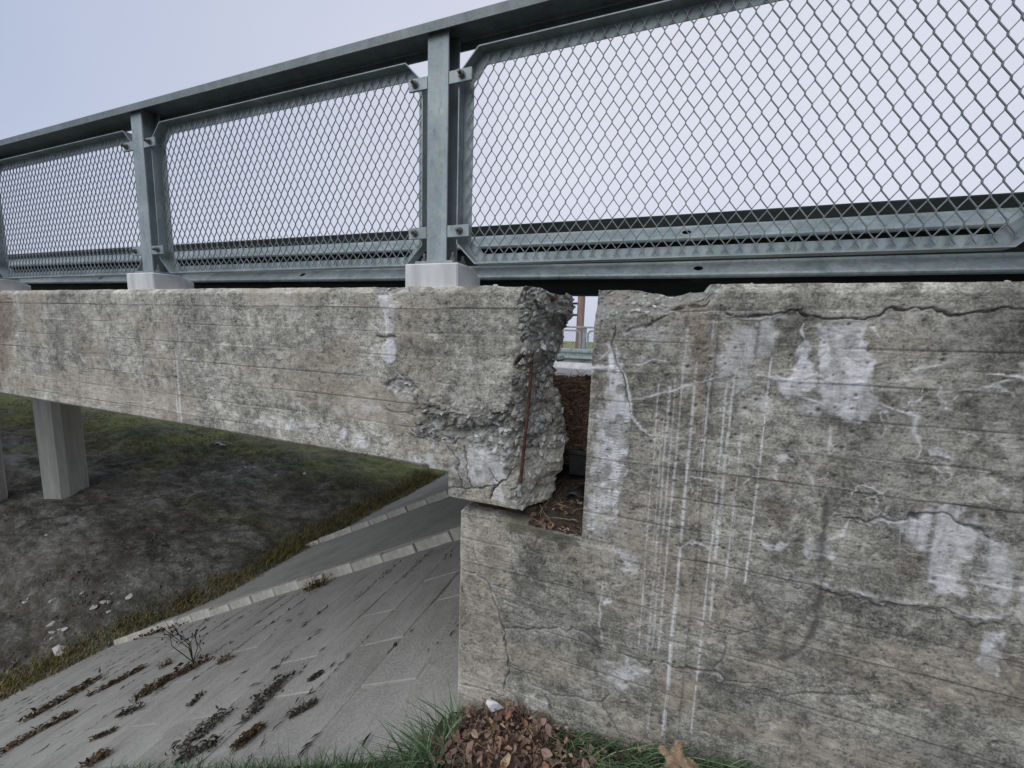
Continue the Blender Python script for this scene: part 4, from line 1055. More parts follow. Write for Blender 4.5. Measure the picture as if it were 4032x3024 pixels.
# panels
ZB, ZTP, CHF = .288, 1.146, .088
def octo(x0, x1, z0, z1, c):
    return [(x0, z0 + c), (x0 + c, z0), (x1 - c, z0), (x1, z0 + c), (x1, z1 - c), (x1 - c, z1), (x0 + c, z1), (x0, z1 - c)]
def panel(x0, x1):
    m_ = MB(); yl, yg, t_ = 1.600, 1.647, .0045
    o0 = octo(x0, x1, ZB, ZTP, CHF); o1 = octo(x0 + t_, x1 - t_, ZB + t_, ZTP - t_, CHF - t_ * .6); o2 = octo(x0 + .048, x1 - .048, ZB + .048, ZTP - .048, CHF - .048 * .586)
    n = 8
    vs = [(a, yl, b_) for a, b_ in o0] + [(a, yl, b_) for a, b_ in o1] + [(a, yg, b_) for a, b_ in o1] + [(a, yg, b_) for a, b_ in o2] + [(a, yg + t_, b_) for a, b_ in o2] + [(a, yg + t_, b_) for a, b_ in o0]
    fs = []
    for r in range(6):
        for k in range(n):
            r2 = (r + 1) % 6
            fs.append((r*n + k, r*n + (k+1) % n, r2*n + (k+1) % n, r2*n + k))
    m_.add(vs, fs)
    o = rb(m_, "mesh_panel_frame", M_galv)
    # expanded metal
    W_, H_ = .047, .0785; bond = .0042; ht = .00165; ym = 1.6375
    inner = octo(x0 + .012, x1 - .012, ZB + .010, ZTP - .010, CHF)
    def ok(x, z):
        for k in range(8):
            ax, az = inner[k]; bx, bz = inner[(k + 1) % 8]
            if (bx - ax) * (z - az) - (bz - az) * (x - ax) < 0: return False
        return True
    V_, F_ = [], []
    def strand(p, q, w0, tw):
        dx, dz = q[0] - p[0], q[1] - p[1]; L_ = math.hypot(dx, dz); nx_, nz_ = -dz / L_ * w0, dx / L_ * w0
        b0 = len(V_)
        for (cx_, cz_) in (p, q):
            V_.extend([(cx_ - nx_, ym - tw, cz_ - nz_), (cx_ + nx_, ym - tw, cz_ + nz_), (cx_ + nx_, ym + tw, cz_ + nz_), (cx_ - nx_, ym + tw, cz_ - nz_)])
        for k in range(4): F_.append((b0 + k, b0 + (k + 1) % 4, b0 + 4 + (k + 1) % 4, b0 + 4 + k))
        F_.append((b0, b0+1, b0+2, b0+3)); F_.append((b0+4, b0+5, b0+6, b0+7))
    nxx = int((x1 - x0) / W_) + 3; nzz = int((ZTP - ZB) / (H_ / 2)) + 3
    for i in range(-1, nxx):
        for j in range(-1, nzz):
            cx_ = x0 + (i + (.5 if j % 2 else 0)) * W_; cz_ = ZB + j * H_ / 2
            if ok(cx_, cz_): strand((cx_, cz_ - bond), (cx_, cz_ + bond), ht * 1.4, .0024)
            for s_ in (-1, 1):
                p, q = (cx_, cz_ + bond), (cx_ + s_ * W_ / 2, cz_ + H_ / 2 - bond)
                if ok(*p) and ok(*q): strand(p, q, ht * .92, .0020)
                elif ok(*p):
                    q2 = ((p[0] + q[0]) / 2, (p[1] + q[1]) / 2)
                    if ok(*q2): strand(p, q2, ht * .92, .0020)
                elif ok(*q):
                    p2 = ((p[0] + q[0]) / 2, (p[1] + q[1]) / 2)
                    if ok(*p2): strand(p2, q, ht * .92, .0020)
    mm = MB(); mm.v, mm.f = V_, F_
    g = mm.build("expanded_metal_mesh", M_meshst, recalc=False); g.parent = o
    return o
for a, b_ in zip(ALLP[:-1], ALLP[1:]):
    panel(a + .087, b_ - .087)
# clamp plates with bolts
for xc in PXS:
    for s_ in (-1, 1):
        for zc in (1.036, .424):
            m_ = MB(); xa_, xb_ = (xc + .052, xc + .157) if s_ > 0 else (xc - .145, xc - .052)
            m_.box((xa_, 1.581, zc - .025), (xb_, 1.591, zc + .025), .0015)
            o = rb(m_, "clamp_plate", M_galv)
            bx = xc + s_ * .112; b2 = MB()
            b2.cyl((bx, 1.5808, zc), (bx, 1.577, zc), .0165, n=16)
            q = b2.build("washer", M_bolt); q.parent = o
            b2 = MB(); b2.cyl((bx, 1.577, zc), (bx, 1.566, zc), .0128, n=6); b2.cyl((bx, 1.566, zc), (bx, 1.552, zc), .0072, n=10); b2.cyl((bx, 1.552, zc), (bx, 1.549, zc), .0072, .005, n=10)
            q = b2.build("bolt", M_bolt); q.parent = o

# ------------------------------------------------------------------ guardrail behind the railing
gr = empty("road_guardrail", (-1.9, 2.2, road_z(2.2)))
tag(gr, "galvanised corrugated guardrail running behind the railing, seen from its back", "guardrail")
def gz(x): return .006 * max(0, -x)
pr0 = [(2.098, .563), (2.104, .556), (2.165, .540), (2.172, .530), (2.168, .520), (2.112, .468), (2.105, .460), (2.105, .448), (2.112, .440), (2.165, .372), (2.172, .362), (2.168, .352), (2.108, .300), (2.100, .290), (2.102, .284)]
xsg = sorted(set([-30, -20, -12] + list(np.arange(-10, 6, .5)) + [12]))
def wrail(prof, holes, name, mat, parent, xs_, zf):
    V_, F_ = [], []
    xs2 = []
    hx = {}
    for (h, j) in holes:
        xs_ = sorted([q for q in xs_ if abs(q - h) > .05] + [h - .035, h + .035]); hx[(h, j)] = 1
    for x in xs_:
        for (a, b_) in prof: V_.append((x, a, b_ + zf(x)))
    L_ = len(prof)
    for i in range(len(xs_) - 1):
        for j in range(L_ - 1):
            h = next((h for (h, jj) in holes if jj == j and abs(xs_[i] - (h - .035)) < 1e-6), None)
            q = (i*L_ + j, (i+1)*L_ + j, (i+1)*L_ + j + 1, i*L_ + j + 1)
            if h is None: F_.append(q); continue
            A_, B_, C_, D_ = [np.array(V_[k]) for k in q]
            b0 = len(V_); n = 12
            for k in range(n):
                a = 2 * math.pi * (k + .5) / n; u_, v_ = .5 + .30 * math.cos(a), .45 + .27 * math.sin(a)
                V_.append(tuple((A_ * (1-u_) + B_ * u_) * (1-v_) + (D_ * (1-u_) + C_ * u_) * v_))
            ring = [b0 + k for k in range(n)]
            # corners: A(0,0) B(1,0) C(1,1) D(0,1); ring angles from +u counterclockwise
            F_.append((q[2],) + tuple(ring[0:3][::-1]) + ()) if False else None
            seg = {q[2]: (0, 3), q[3]: (3, 6), q[0]: (6, 9), q[1]: (9, 12)}
            prev = None
            order = [q[2], q[3], q[0], q[1]]
            for m__, cnr in enumerate(order):
                s0_, s1_ = seg[cnr]
                for k in range(s0_, s1_ - 1): F_.append((cnr, ring[k + 1], ring[k]))
                nxt = order[(m__ + 1) % 4]
                F_.append((cnr, nxt, ring[(s1_) % 12], ring[s1_ - 1]))
    mb_ = MB(); mb_.v, mb_.f = V_, F_
    o = mb_.build(name, mat, recalc=True); o.parent = parent; o.location = -parent.location
    sol = o.modifiers.new("thickness", 'SOLIDIFY'); sol.thickness = .003; sol.offset = 1
    return o
h1 = onY(2705, 905, 2.13)[0]; h2 = onY(2750, 1058, 2.13)[0]; h3 = onY(1188, 1083, 2.13)[0]; h4 = onY(393, 1093, 2.13)[0]
wrail([(2.176, .538), (2.172, .530), (2.165, .522), (2.108, .474), (2.102, .465), (2.104, .458), (2.112, .453)], [(h1, 2)], "upper_rear_band", M_galv, gr, xsg, gz)
wrail([(2.176, .372), (2.172, .362), (2.165, .354), (2.106, .306), (2.100, .296), (2.103, .288), (2.112, .282)], [(h2, 2), (h3, 2), (h4, 2)], "lower_rear_band", M_galv, gr, xsg, gz)
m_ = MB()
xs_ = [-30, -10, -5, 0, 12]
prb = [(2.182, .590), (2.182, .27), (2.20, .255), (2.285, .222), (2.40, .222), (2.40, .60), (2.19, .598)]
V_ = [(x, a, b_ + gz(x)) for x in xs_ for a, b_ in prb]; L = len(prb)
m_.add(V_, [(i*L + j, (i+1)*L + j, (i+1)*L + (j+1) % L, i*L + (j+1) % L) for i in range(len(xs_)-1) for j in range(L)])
o = m_.build("shade_box", M_dark); o.parent = gr; o.location = -gr.location  # added closed box, its near-black colour replaces the rail's own deep shade
for xp in (-6.4, -4.35, -2.3, 1.75, 3.75):
    m_ = MB(); m_.box((xp - .05, 2.42, road_z(2.45)), (xp + .05, 2.50, .5), .003); o = m_.build("guardrail_post", M_galvd); o.parent = gr; o.location = -gr.location

# ------------------------------------------------------------------ far side of the road
fg = empty("far_guardrail", (-2.3, 10.95, road_z(10.9)))
tag(fg, "far corrugated guardrail seen through the gap across the road", "guardrail")
zf0 = onY(2250, 1372, 10.95)[2]
prf = [(10.95, zf0), (10.89, zf0 - .03), (10.89, zf0 - .09), (10.95, zf0 - .135), (10.95, zf0 - .165), (10.89, zf0 - .20), (10.89, zf0 - .26), (10.95, zf0 - .30)]
wrail(prf, [], "beam", M_galv, fg, [-20, -10, 0, 10], lambda x: 0)
for xp in (-6, -4, -2.05, 0):
    m_ = MB(); m_.box((xp - .06, 10.96, road_z(11) - .05), (xp + .06, 11.08, zf0 - .05), .003); o = m_.build("guardrail_post", M_galvd); o.parent = fg; o.location = -fg.location
fr = empty("far_railing", (-2.5, 11.5, road_z(11.5)))
tag(fr, "far steel mesh railing seen through the gap across the road", "railing")
zr1 = onY(2250, 1284, 11.5)[2]; zr0 = zr1 - 1.02
m_ = MB(); m_.box((-20, 11.45, zr1 - .05), (14, 11.6, zr1), .005); o = m_.build("handrail", M_galv); o.parent = fr; o.location = -fr.location
pxf = onY(2300, 1330, 11.5)[0]
for k in range(-3, 4):
    xp = pxf + k * 2.05
    m_ = MB(); m_.box((xp - .05, 11.48, zr0), (xp + .05, 11.58, zr1 - .05), .003); o = m_.build("post", M_galv); o.parent = fr; o.location = -fr.location
    if k == 3: continue
    a, b_ = xp + .085, xp + 2.05 - .085
    oo = octo(a, b_, zr0 + .08, zr1 - .10, .09); oi = octo(a + .05, b_ - .05, zr0 + .13, zr1 - .15, .06)
    m_ = MB(); m_.add([(p[0], 11.47, p[1]) for p in oo] + [(p[0], 11.47, p[1]) for p in oi] + [(p[0], 11.5, p[1]) for p in oo] + [(p[0], 11.5, p[1]) for p in oi],
                      [(k_, (k_+1) % 8, 8 + (k_+1) % 8, 8 + k_) for k_ in range(8)] + [(16 + k_, 24 + k_, 24 + (k_+1) % 8, 16 + (k_+1) % 8) for k_ in range(8)] + [(k_, 16 + k_, 16 + (k_+1) % 8, (k_+1) % 8) for k_ in range(8)] + [(8 + k_, 8 + (k_+1) % 8, 24 + (k_+1) % 8, 24 + k_) for k_ in range(8)])
    o = m_.build("mesh_panel_frame", M_galv); o.parent = fr; o.location = -fr.location
    if -1 <= k <= 0:
        m_ = MB(); n = 30
        for i in range(-16, 44):
            for s_ in (-1, 1):
                xa_ = a + (b_ - a) * i / n; H_ = zr1 - zr0 - .2; run = s_ * H_ * .6
                p0 = [xa_, zr0 + .1]; p1 = [xa_ + run, zr0 + .1 + H_]
                t0, t1 = 0.0, 1.0
                for e_, sgn in ((a + .02, 1), (b_ - .02, -1)):
                    d = p1[0] - p0[0]
                    tc_ = (e_ - p0[0]) / d
                    if sgn * d > 0: t0 = max(t0, tc_)
                    else: t1 = min(t1, tc_)
                if t1 - t0 > .03:
                    A_ = (p0[0] + (p1[0] - p0[0]) * t0, 11.485, p0[1] + H_ * t0); B_ = (p0[0] + (p1[0] - p0[0]) * t1, 11.485, p0[1] + H_ * t1)
                    m_.cyl(A_, B_, .0022, n=4, cap=False)
        g = m_.build("expanded_metal_mesh", M_galvd, recalc=False); g.parent = o
# wooden pole with rungs behind the far railing
q = onY(2287, 1230, 14.0)
e = empty("wooden_pole", (q[0], 14.0, -4.9)); tag(e, "brown wooden pole rising behind the far railing, seen through the gap", "pole")
m_ = MB(); m_.cyl((0, 0, -.4), (0, 0, 7.6), .145, .125, 14); m_.build("shaft", M_wood, e, smooth=True)
for zz in (1240, 1195):
    qz = onY(2240, zz, 14.0)[2]
    m_ = MB(); m_.box((-.62, -.04, qz + 4.9 - .035), (-.125, .04, qz + 4.9 + .035), .005); m_.build("cross_rung", M_dark, e)
m_ = MB(); m_.cyl((-.66, 0, -.4), (-.66, 0, 7.2), .1, .085, 12); m_.build("second_shaft", M_wood, e, smooth=True)
for k, (bx, by, r, lb) in enumerate(((-4.6, 15.5, 1.0, "brown-yellow bush behind the far railing, left part of the gap view"), (-1.9, 17.0, 1.2, "low brown bush behind the far railing, right of the wooden pole"))):
    e = empty("bush", (bx, by, -4.9)); tag(e, lb, "bush", "bushes behind the far railing")
    V_, F_ = [], []
    for _ in range(2600):
        a = np.array([rng.normal(0, .55), rng.normal(0, .55), abs(rng.normal(2.6, 1.0))]) * (r, r, 1.0); a[2] = min(a[2], 4.55)
        n_ = rng.normal(0, 1, 3); n_ /= np.linalg.norm(n_); u_ = np.cross(n_, (.3, .1, 1)); u_ /= np.linalg.norm(u_); v_ = np.cross(n_, u_); s_ = rng.uniform(.04, .09)
        b0 = len(V_); V_ += [tuple(a - u_*s_), tuple(a - v_*s_*.5), tuple(a + u_*s_), tuple(a + v_*s_*.5)]; F_.append((b0, b0+1, b0+2, b0+3))
    mb_ = MB(); mb_.v, mb_.f = V_, F_; mb_.build("foliage", M_leafgreen, e, recalc=False)
    m_ = MB()
    for s_ in range(6):
        a = rng.uniform(-.4, .4, 2); m_.tube([(a[0]*.2, a[1]*.2, -.3), (a[0]*.6, a[1]*.6, 1.6), (a[0]*1.4, a[1]*1.4, 4.0)], [.04, .03, .012], 5)
    m_.build("stems", M_wood, e)

# ------------------------------------------------------------------ dirt, pipe and box in the joint
def leaf_me(seed):
    g = random.Random(seed); n = 9
    out_ = []
    for k in range(n):
        a = 2 * math.pi * k / n; r = (.62 + .55 * g.random()) * (1 if k % 2 else .8)
        out_.append([math.cos(a) * r, math.sin(a) * r * .72, 0])
    cu, cv = g.uniform(-.1, .45), g.uniform(-.3, .35)
    def z(x, y): return cu * y * y * 1.1 + cv * x * x * .6 + .15 * x * y
    vs = [(0, 0, -.05)] + [(x * .55, y * .55, z(x * .55, y * .55) + g.uniform(-.05, .05)) for x, y, _ in out_] + [(x, y, z(x, y) + g.uniform(-.12, .12)) for x, y, _ in out_]
    fs = [(0, 1 + k, 1 + (k + 1) % n) for k in range(n)] + [(1 + k, 1 + n + k, 1 + n + (k + 1) % n, 1 + (k + 1) % n) for k in range(n)]
    m_ = MB(); m_.add(vs, fs); m_.add([(-1.0, 0, .02), (-1.5, .05, .1), (-1.5, .08, .1), (-1.0, .05, .02)], [(0, 1, 2, 3)])
    return m_.build("leaf", M_leaf, mesh_only=True, recalc=False)
LEAVES = [leaf_me(k) for k in range(7)]
def leaf(parent, loc, s, name="leaf"):
    o = bpy.data.objects.new(name, random.choice(LEAVES)); COL.objects.link(o); o.parent = parent
    o.location = loc; o.scale = (s, s, s)
    o.scale = (s, s * random.uniform(.55, 1.0), s * random.uniform(.6, 2.2)); o.rotation_euler = (random.gauss(0, .6), random.gauss(0, .6), random.uniform(0, 6.28)); return o
def mound(name, xs_, path, seed, amp, mat):
    """sheet following (y, z) path across xs_"""
    n = 60; t_ = np.linspace(0, 1, n); d = np.linspace(0, 1, len(path))
    py = np.interp(t_, d, [p[0] for p in path]); pz = np.interp(t_, d, [p[1] for p in path])
    xx = np.linspace(xs_[0], xs_[1], 60)
    X_, T_ = np.meshgrid(xx, t_); Y_ = np.repeat(py[:, None], 60, 1); Z_ = np.repeat(pz[:, None], 60, 1)
    Z_ = Z_ + (fbm(X_ * 22, Y_ * 22 + Z_ * 22, seed, 4, .6) - .5) * amp; Y_ = Y_ + (fbm(X_ * 25, Z_ * 25, seed + 9, 4, .6) - .5) * amp
    ii = np.arange(3600).reshape(60, 60)
    Q = np.stack([ii[:-1, :-1], ii[:-1, 1:], ii[1:, 1:], ii[1:, :-1]], -1).reshape(-1, 4)
    me_ = fast_mesh(name, np.stack([X_, Y_, Z_], -1).reshape(-1, 3), Q)
    return link(name, me_, mat), X_, Y_, Z_
up, Xu, Yu, Zu = mound("joint_debris", (-.62, -.235), [(1.86, -.62), (1.89, -.54), (1.95, -.46), (2.03, -.36), (2.14, -.27), (2.24, -.245), (2.3, -.25)], 901, .06, M_litter)
tag(up, "brown leaf and twig debris packed high in the joint gap behind the beam end", "debris")
lo, Xlo, Ylo, Zlo = mound("shelf_debris", (-.47, -.2435), [(1.508, -.812), (1.512, -.796), (1.53, -.785), (1.60, -.765), (1.70, -.745), (1.86, -.70), (2.1, -.66)], 921, .03, M_soil)
tag(lo, "dark dirt and dead leaves spilling over the bearing shelf below the gap", "debris")
def scatter_on(par, X_, Y_, Z_, n, s, rows):
    for _ in range(n):
        a = random.randrange(*rows); b_ = random.randrange(60)
        leaf(par, (X_[a, b_], Y_[a, b_] - .006, Z_[a, b_] + .008), random.uniform(*s))
scatter_on(up, Xu, Yu, Zu, 110, (.007, .02), (2, 52))
scatter_on(lo, Xlo, Ylo, Zlo, 60, (.010, .022), (8, 50))
def twigs(par, X_, Y_, Z_, n, rows, mat, cols=(0, 60)):
    m_ = MB()
    for _ in range(n):
        a = random.randrange(*rows); b_ = random.randrange(*cols); p = Vector((X_[a, b_], Y_[a, b_] - .008, Z_[a, b_] + .008))
        d = Vector((random.gauss(0, 1), random.gauss(0, .4), random.gauss(0, .5))).normalized() * random.uniform(.012, .04)
        m_.tube([p - d, p + Vector((0, 0, .004)), p + d], [.001, .0013, .0007], 4)
    m_.build("twigs", mat, par, recalc=False)["kind"] = "stuff"
M_twig = simple("dry_twig", (.10, .06, .035), (.36, .25, .14), 9, .9, 0, 0)
twigs(up, Xu, Yu, Zu, 320, (0, 54), M_twig); twigs(lo, Xlo, Ylo, Zlo, 45, (10, 50), M_twig)
# black pipe end
q = onY(2262, 1965, 1.72)
m_ = MB(); n = 18
e = empty("black_pipe", (q[0], q[1], q[2])); tag(e, "black plastic pipe end half buried in dirt on the bearing shelf", "pipe")
vs = []
for (yy, r) in ((-.02, .037), (.0, .040), (.03, .040), (.032, .036), (.36, .036), (.36, .028), (-.02, .029)):
    for k in range(n): a = 2*math.pi*k/n; vs.append((math.cos(a) * r + yy * .35, yy, math.sin(a) * r + yy * .05))
fs = [(r*n + k, r*n + (k+1) % n, (r+1)*n + (k+1) % n, (r+1)*n + k) for r in range(6) for k in range(n)] + [(6*n + k, 6*n + (k+1) % n, (k+1) % n, k) for k in range(n)]
m_.add(vs, fs); m_.build("pipe_wall", M_black, e, smooth=True)
m_ = MB(); m_.cyl((.07, .2, .005), (.075, .205, .005), .0285, n=16); m_.build("dark_plug", M_dark, e)
# black drain box hanging in the joint
q0, q1 = onY(2236, 1775, 1.83), onY(2330, 1880, 1.83)
e = empty("drain_box", (q0[0], 1.83, q1[2])); tag(e, "black plastic drain box wedged in the joint gap above the pipe", "box")
W_, H_ = q1[0] - q0[0], q0[2] - q1[2]
m_ = MB(); m_.add([(0, 0, H_), (W_, .01, H_), (W_, .10, H_), (0, .12, H_), (.012, .004, 0), (W_, .014, 0), (W_, .10, 0), (.012, .12, 0)], [(0,1,2,3), (4,7,6,5), (0,4,5,1), (1,5,6,2), (2,6,7,3), (3,7,4,0)]); m_.build("body", M_black, e)
m_ = MB(); m_.box((-.006, -.006, H_ - .012), (W_ + .002, .0, H_ + .006), .002); m_.build("rim", M_black, e)
# bearing pad in the slit
m_ = MB(); m_.box((-.74, YW + .09, -.795), (-.46, YW + .34, -.752), .006)
tag(m_.build("bearing_pad", M_soil), "dark bearing pad in the slit between beam end and shelf", "bearing pad")

# ------------------------------------------------------------------ grass helper
def blades(name, pts, hgt, wid, bend, mat, parent=None, segs=4, lean=None):
    """pts: list of base points; returns one mesh"""
    V_, F_, C_ = [], [], []
    for p in pts:
        h = hgt * rng.uniform(.45, 1.15); w_ = wid * rng.uniform(.6, 1.2); a = rng.uniform(0, 6.28)
        d = np.array([math.cos(a), math.sin(a), 0]) * rng.uniform(.2, 1.0) * bend
        if lean is not None: d = d + np.array(lean) * rng.uniform(.5, 1.3)
        side = np.array([-math.sin(a + .6), math.cos(a + .6), 0]); c = rng.random()
        b0 = len(V_)
        for k in range(segs + 1):
            t_ = k / segs
            q = np.array(p) + np.array([0, 0, 1]) * h * (t_ - .35 * bend * t_ * t_) + d * h * t_ * t_
            ww = w_ * (1 - t_) ** .7 + .0002
            V_.append(tuple(q - side * ww)); V_.append(tuple(q + side * ww)); C_ += [(c, 0, 0, 1)] * 2
        for k in range(segs): F_.append((b0 + 2*k, b0 + 2*k + 1, b0 + 2*k + 3, b0 + 2*k + 2))
    me_ = fast_mesh(name, np.array(V_), np.array(F_), {"ca": np.array(C_)})
    o = link(name, me_, mat, parent); return o
def tz(x, y): return float(terrain(np.array([x]), np.array([y]))[0])

# near verge: soil in front of the wall is part of "ground"; leaf pile, rock, tufts
pile_c = (-.52, 1.36)
def pile_h(x, y):
    a = math.exp(-(((x + .55) / .22) ** 2 + ((y - 1.45) / .22) ** 2)) * .125
    b_ = math.exp(-(((x + .22) / .30) ** 2 + ((y - 1.34) / .22) ** 2)) * .06
    return max(near_z(np.array(x), 0) - .01, near_z(np.array(x), 0) + a + b_ - .01)
e = empty("leaf_pile", (-.55, 1.40, float(pile_h(-.55, 1.4)))); tag(e, "heap of fallen brown leaves against the foot of the abutment corner", "leaf pile")
gx, gy = np.meshgrid(np.linspace(-.86, .08, 60), np.linspace(1.02, 1.50, 40))
gzv = np.vectorize(pile_h)(gx, gy) + (fbm(gx * 30, gy * 30, 950, 3) - .5) * .03 - .034
ii = np.arange(gx.size).reshape(gx.shape); Q = np.stack([ii[:-1, :-1], ii[:-1, 1:], ii[1:, 1:], ii[1:, :-1]], -1).reshape(-1, 4)
me_ = fast_mesh("litter_bed", np.stack([gx, gy, gzv], -1).reshape(-1, 3) - np.array(e.location), Q)
link("litter_bed", me_, M_litter, e)
for k in range(290):
    while True:
        x, y = random.uniform(-.80, -.02), random.uniform(1.22, 1.49)
        if random.random() < 1.1 * math.exp(-((x + .50) / .32) ** 2): break
    z = float(pile_h(x, y)) + random.uniform(-.006, .016)
    leaf(e, Vector((x, y, z)) - e.location, random.choice((random.uniform(.010, .018), random.uniform(.016, .028), random.uniform(.020, .036))))
m_ = MB()
for _ in range(70):
    x, y = random.gauss(-.48, .16), random.uniform(1.15, 1.47); p = Vector((x, y, float(pile_h(x, y)) + .014)) - e.location
    d = Vector((random.gauss(0, 1), random.gauss(0, 1), random.gauss(0, .3))).normalized() * random.uniform(.012, .035)
    m_.tube([p - d, p + d], [.0012, .0008], 4)
m_.build("twigs", M_twig, e, recalc=False)["kind"] = "stuff"
V_, F_, C_ = [], [], []
for _ in range(1700):
    x = rng.uniform(-.82, .40); y = rng.uniform(1.2, 1.49)
    if rng.random() > .25 + math.exp(-((x + .5) / .36) ** 2): continue
    p = np.array([x, y, float(pile_h(x, y)) + rng.uniform(-.012, .012)]) - np.array(e.location); d = rng.normal(0, 1, 3) * (1, 1, .45); d /= np.linalg.norm(d); u_ = np.cross(d, rng.normal(0, 1, 3)); u_ /= np.linalg.norm(u_)
    s_ = rng.uniform(.004, .015); b0 = len(V_); cc = rng.random()
    V_ += [tuple(p - d*s_), tuple(p - u_*s_*.5 + (0, 0, .3*s_)), tuple(p + d*s_), tuple(p + u_*s_*.5)]; C_ += [(cc, 0, 0, 1)] * 4; F_.append((b0, b0+1, b0+2, b0+3))
link("leaf_crumbs", fast_mesh("leaf_crumbs", np.array(V_), np.array(F_), {"ca": np.array(C_)}), blade_mat("leaf_crumb", (.04, .026, .02), (.15, .095, .07), (.34, .24, .17)), e)["kind"] = "stuff"
# white rock on the pile
me_ = stone_mesh(78, 1.0, 16); me_.materials.append(simple("white_rock", (.62, .62, .60), (.85, .85, .83), 8, .9, 0, .3))
for v in me_.vertices: v.co = Vector((v.co.x * .033, v.co.y * .024, v.co.z * .078))
x, y = onY(1945, 2880, 1.43)[0], 1.43
o = link("white_rock", me_, None, None, (x, y, float(pile_h(x, y)) + .03)); o.rotation_euler = (.2, -.75, .4); tag(o, "white angular rock lying on top of the leaf heap", "rock")
# big dry curled leaf and brown leaves to the right
for (px, py, s_, lb) in ((2670, 3000, .060, "large tan curled dead leaf at the bottom edge right of the grass"), (2440, 2975, .034, "reddish brown leaf lying in the grass strip below the wall"), (2515, 2945, .016, "small rust-coloured leaf in the grass strip below the wall"), (2265, 2900, .016, "small ochre leaf caught on the grass right of the leaf heap")):
    q = onY(px, py, 1.40 if s_ > .03 else 1.44)
    if s_ > .05:
        gu, gv = np.meshgrid(np.linspace(-1.3, 1.3, 26), np.linspace(-1, 1, 22)); zz = .55 * (fbm(gu * 1.3 + 5, gv * 1.6, 990, 4) - .5) * 1.6 + .35 * np.abs(gv) - .18 * gu * gu + .12 * np.sin(gu * 7) * gv
        lob = .62 + .38 * np.cos(np.arctan2(gv, gu) * 5) * .5 + .2; kp = (np.hypot(gu / 1.3, gv) < lob)
        ii = np.arange(gu.size).reshape(gu.shape); kk = kp[:-1, :-1] & kp[1:, 1:]
        Q = np.stack([ii[:-1, :-1][kk], ii[:-1, 1:][kk], ii[1:, 1:][kk], ii[1:, :-1][kk]], -1)
        me_ = fast_mesh("dead_leaf", np.stack([gu, gv, zz], -1).reshape(-1, 3), Q); me_.materials.append(simple("tan_leaf", (.22, .15, .09), (.42, .31, .2), 4, .8, 0, .5, 9, .05)); me_.polygons.foreach_set("use_smooth", [True] * len(me_.polygons))
    else: me_ = LEAVES[px % 7].copy()
    o = bpy.data.objects.new("dead_leaf", me_); COL.objects.link(o); o.location = (q[0], q[1], q[2]); o.scale = (s_,) * 3; o.rotation_euler = (.6, .1, px) if s_ < .05 else (.25, .15, .4)
    tag(o, lb, "leaf")
# grass
pts = []
for _ in range(360):
    x, y = rng.normal(-.80, .07), rng.uniform(1.24, 1.48)
    if x > -.66: continue
    pts.append((x, y, tz(x, y) - .02))
tag(blades("grass_tuft", pts, .21, .0048, 1.15, M_grass, lean=(-.45, -.12, 0)), "long green grass tuft arching left of the leaf heap at the wall corner", "grass")
pts = [(x, y, near_z(np.array(x), 0) + .0) for x, y in zip(rng.uniform(-.36, .42, 620), rng.uniform(1.34, 1.50, 620))]
tag(blades("grass_strip", [(a, b_, float(c)) for a, b_, c in pts], .15, .0028, 1.0, M_grass, lean=(.6, -.15, 0)), "flattened green grass strip growing along the wall foot right of the leaf heap", "grass")
pts = []
for _ in range(2600):
    x, y = rng.uniform(-3.4, -.85), rng.uniform(1.02, 1.36)
    pts.append((x, y, tz(x, y) - .01))
tag(blades("verge_grass", pts, .12, .0028, .9, M_grass), "short green grass along the near edge of the paved slope", "grass", kind="stuff")
pts = [(rng.normal(-.92, .07), rng.uniform(1.36, 1.52), 0) for _ in range(26)]
tag(blades("dry_stalks", [(a, b_, tz(a, b_) - .02) for a, b_, c in pts], .34, .0014, .7, M_dry, segs=6, lean=(-.25, 0, .1)), "thin straw-coloured dry stalks beside the left corner of the abutment", "grass")

# grass belt along the toe of the slope
pts = []; pts2 = []
for _ in range(9000):
    y = rng.uniform(1.5, 12); x = float(toe_x(y)) - .25 + rng.normal(-.15, .30)
    z = max(tz(x, y), float(slope_z(x)) if x > toe_x(y) else -99)
    pts.append((x, y, z - .02))
tag(blades("toe_grass", pts, .20, .010, .8, M_toe, segs=2), "olive and straw grass belt along the foot of the paved slope", "grass", kind="stuff")
for _ in range(5000):
    x = rng.uniform(-36, -12); y = rng.uniform(9.8, 16)
    pts2.append((x, y, tz(x, y) - .02))
tag(blades("field_grass", pts2, .14, .02, .8, M_toe, segs=2), "yellow-green grass field beyond the bridge behind the pier", "grass", kind="stuff")

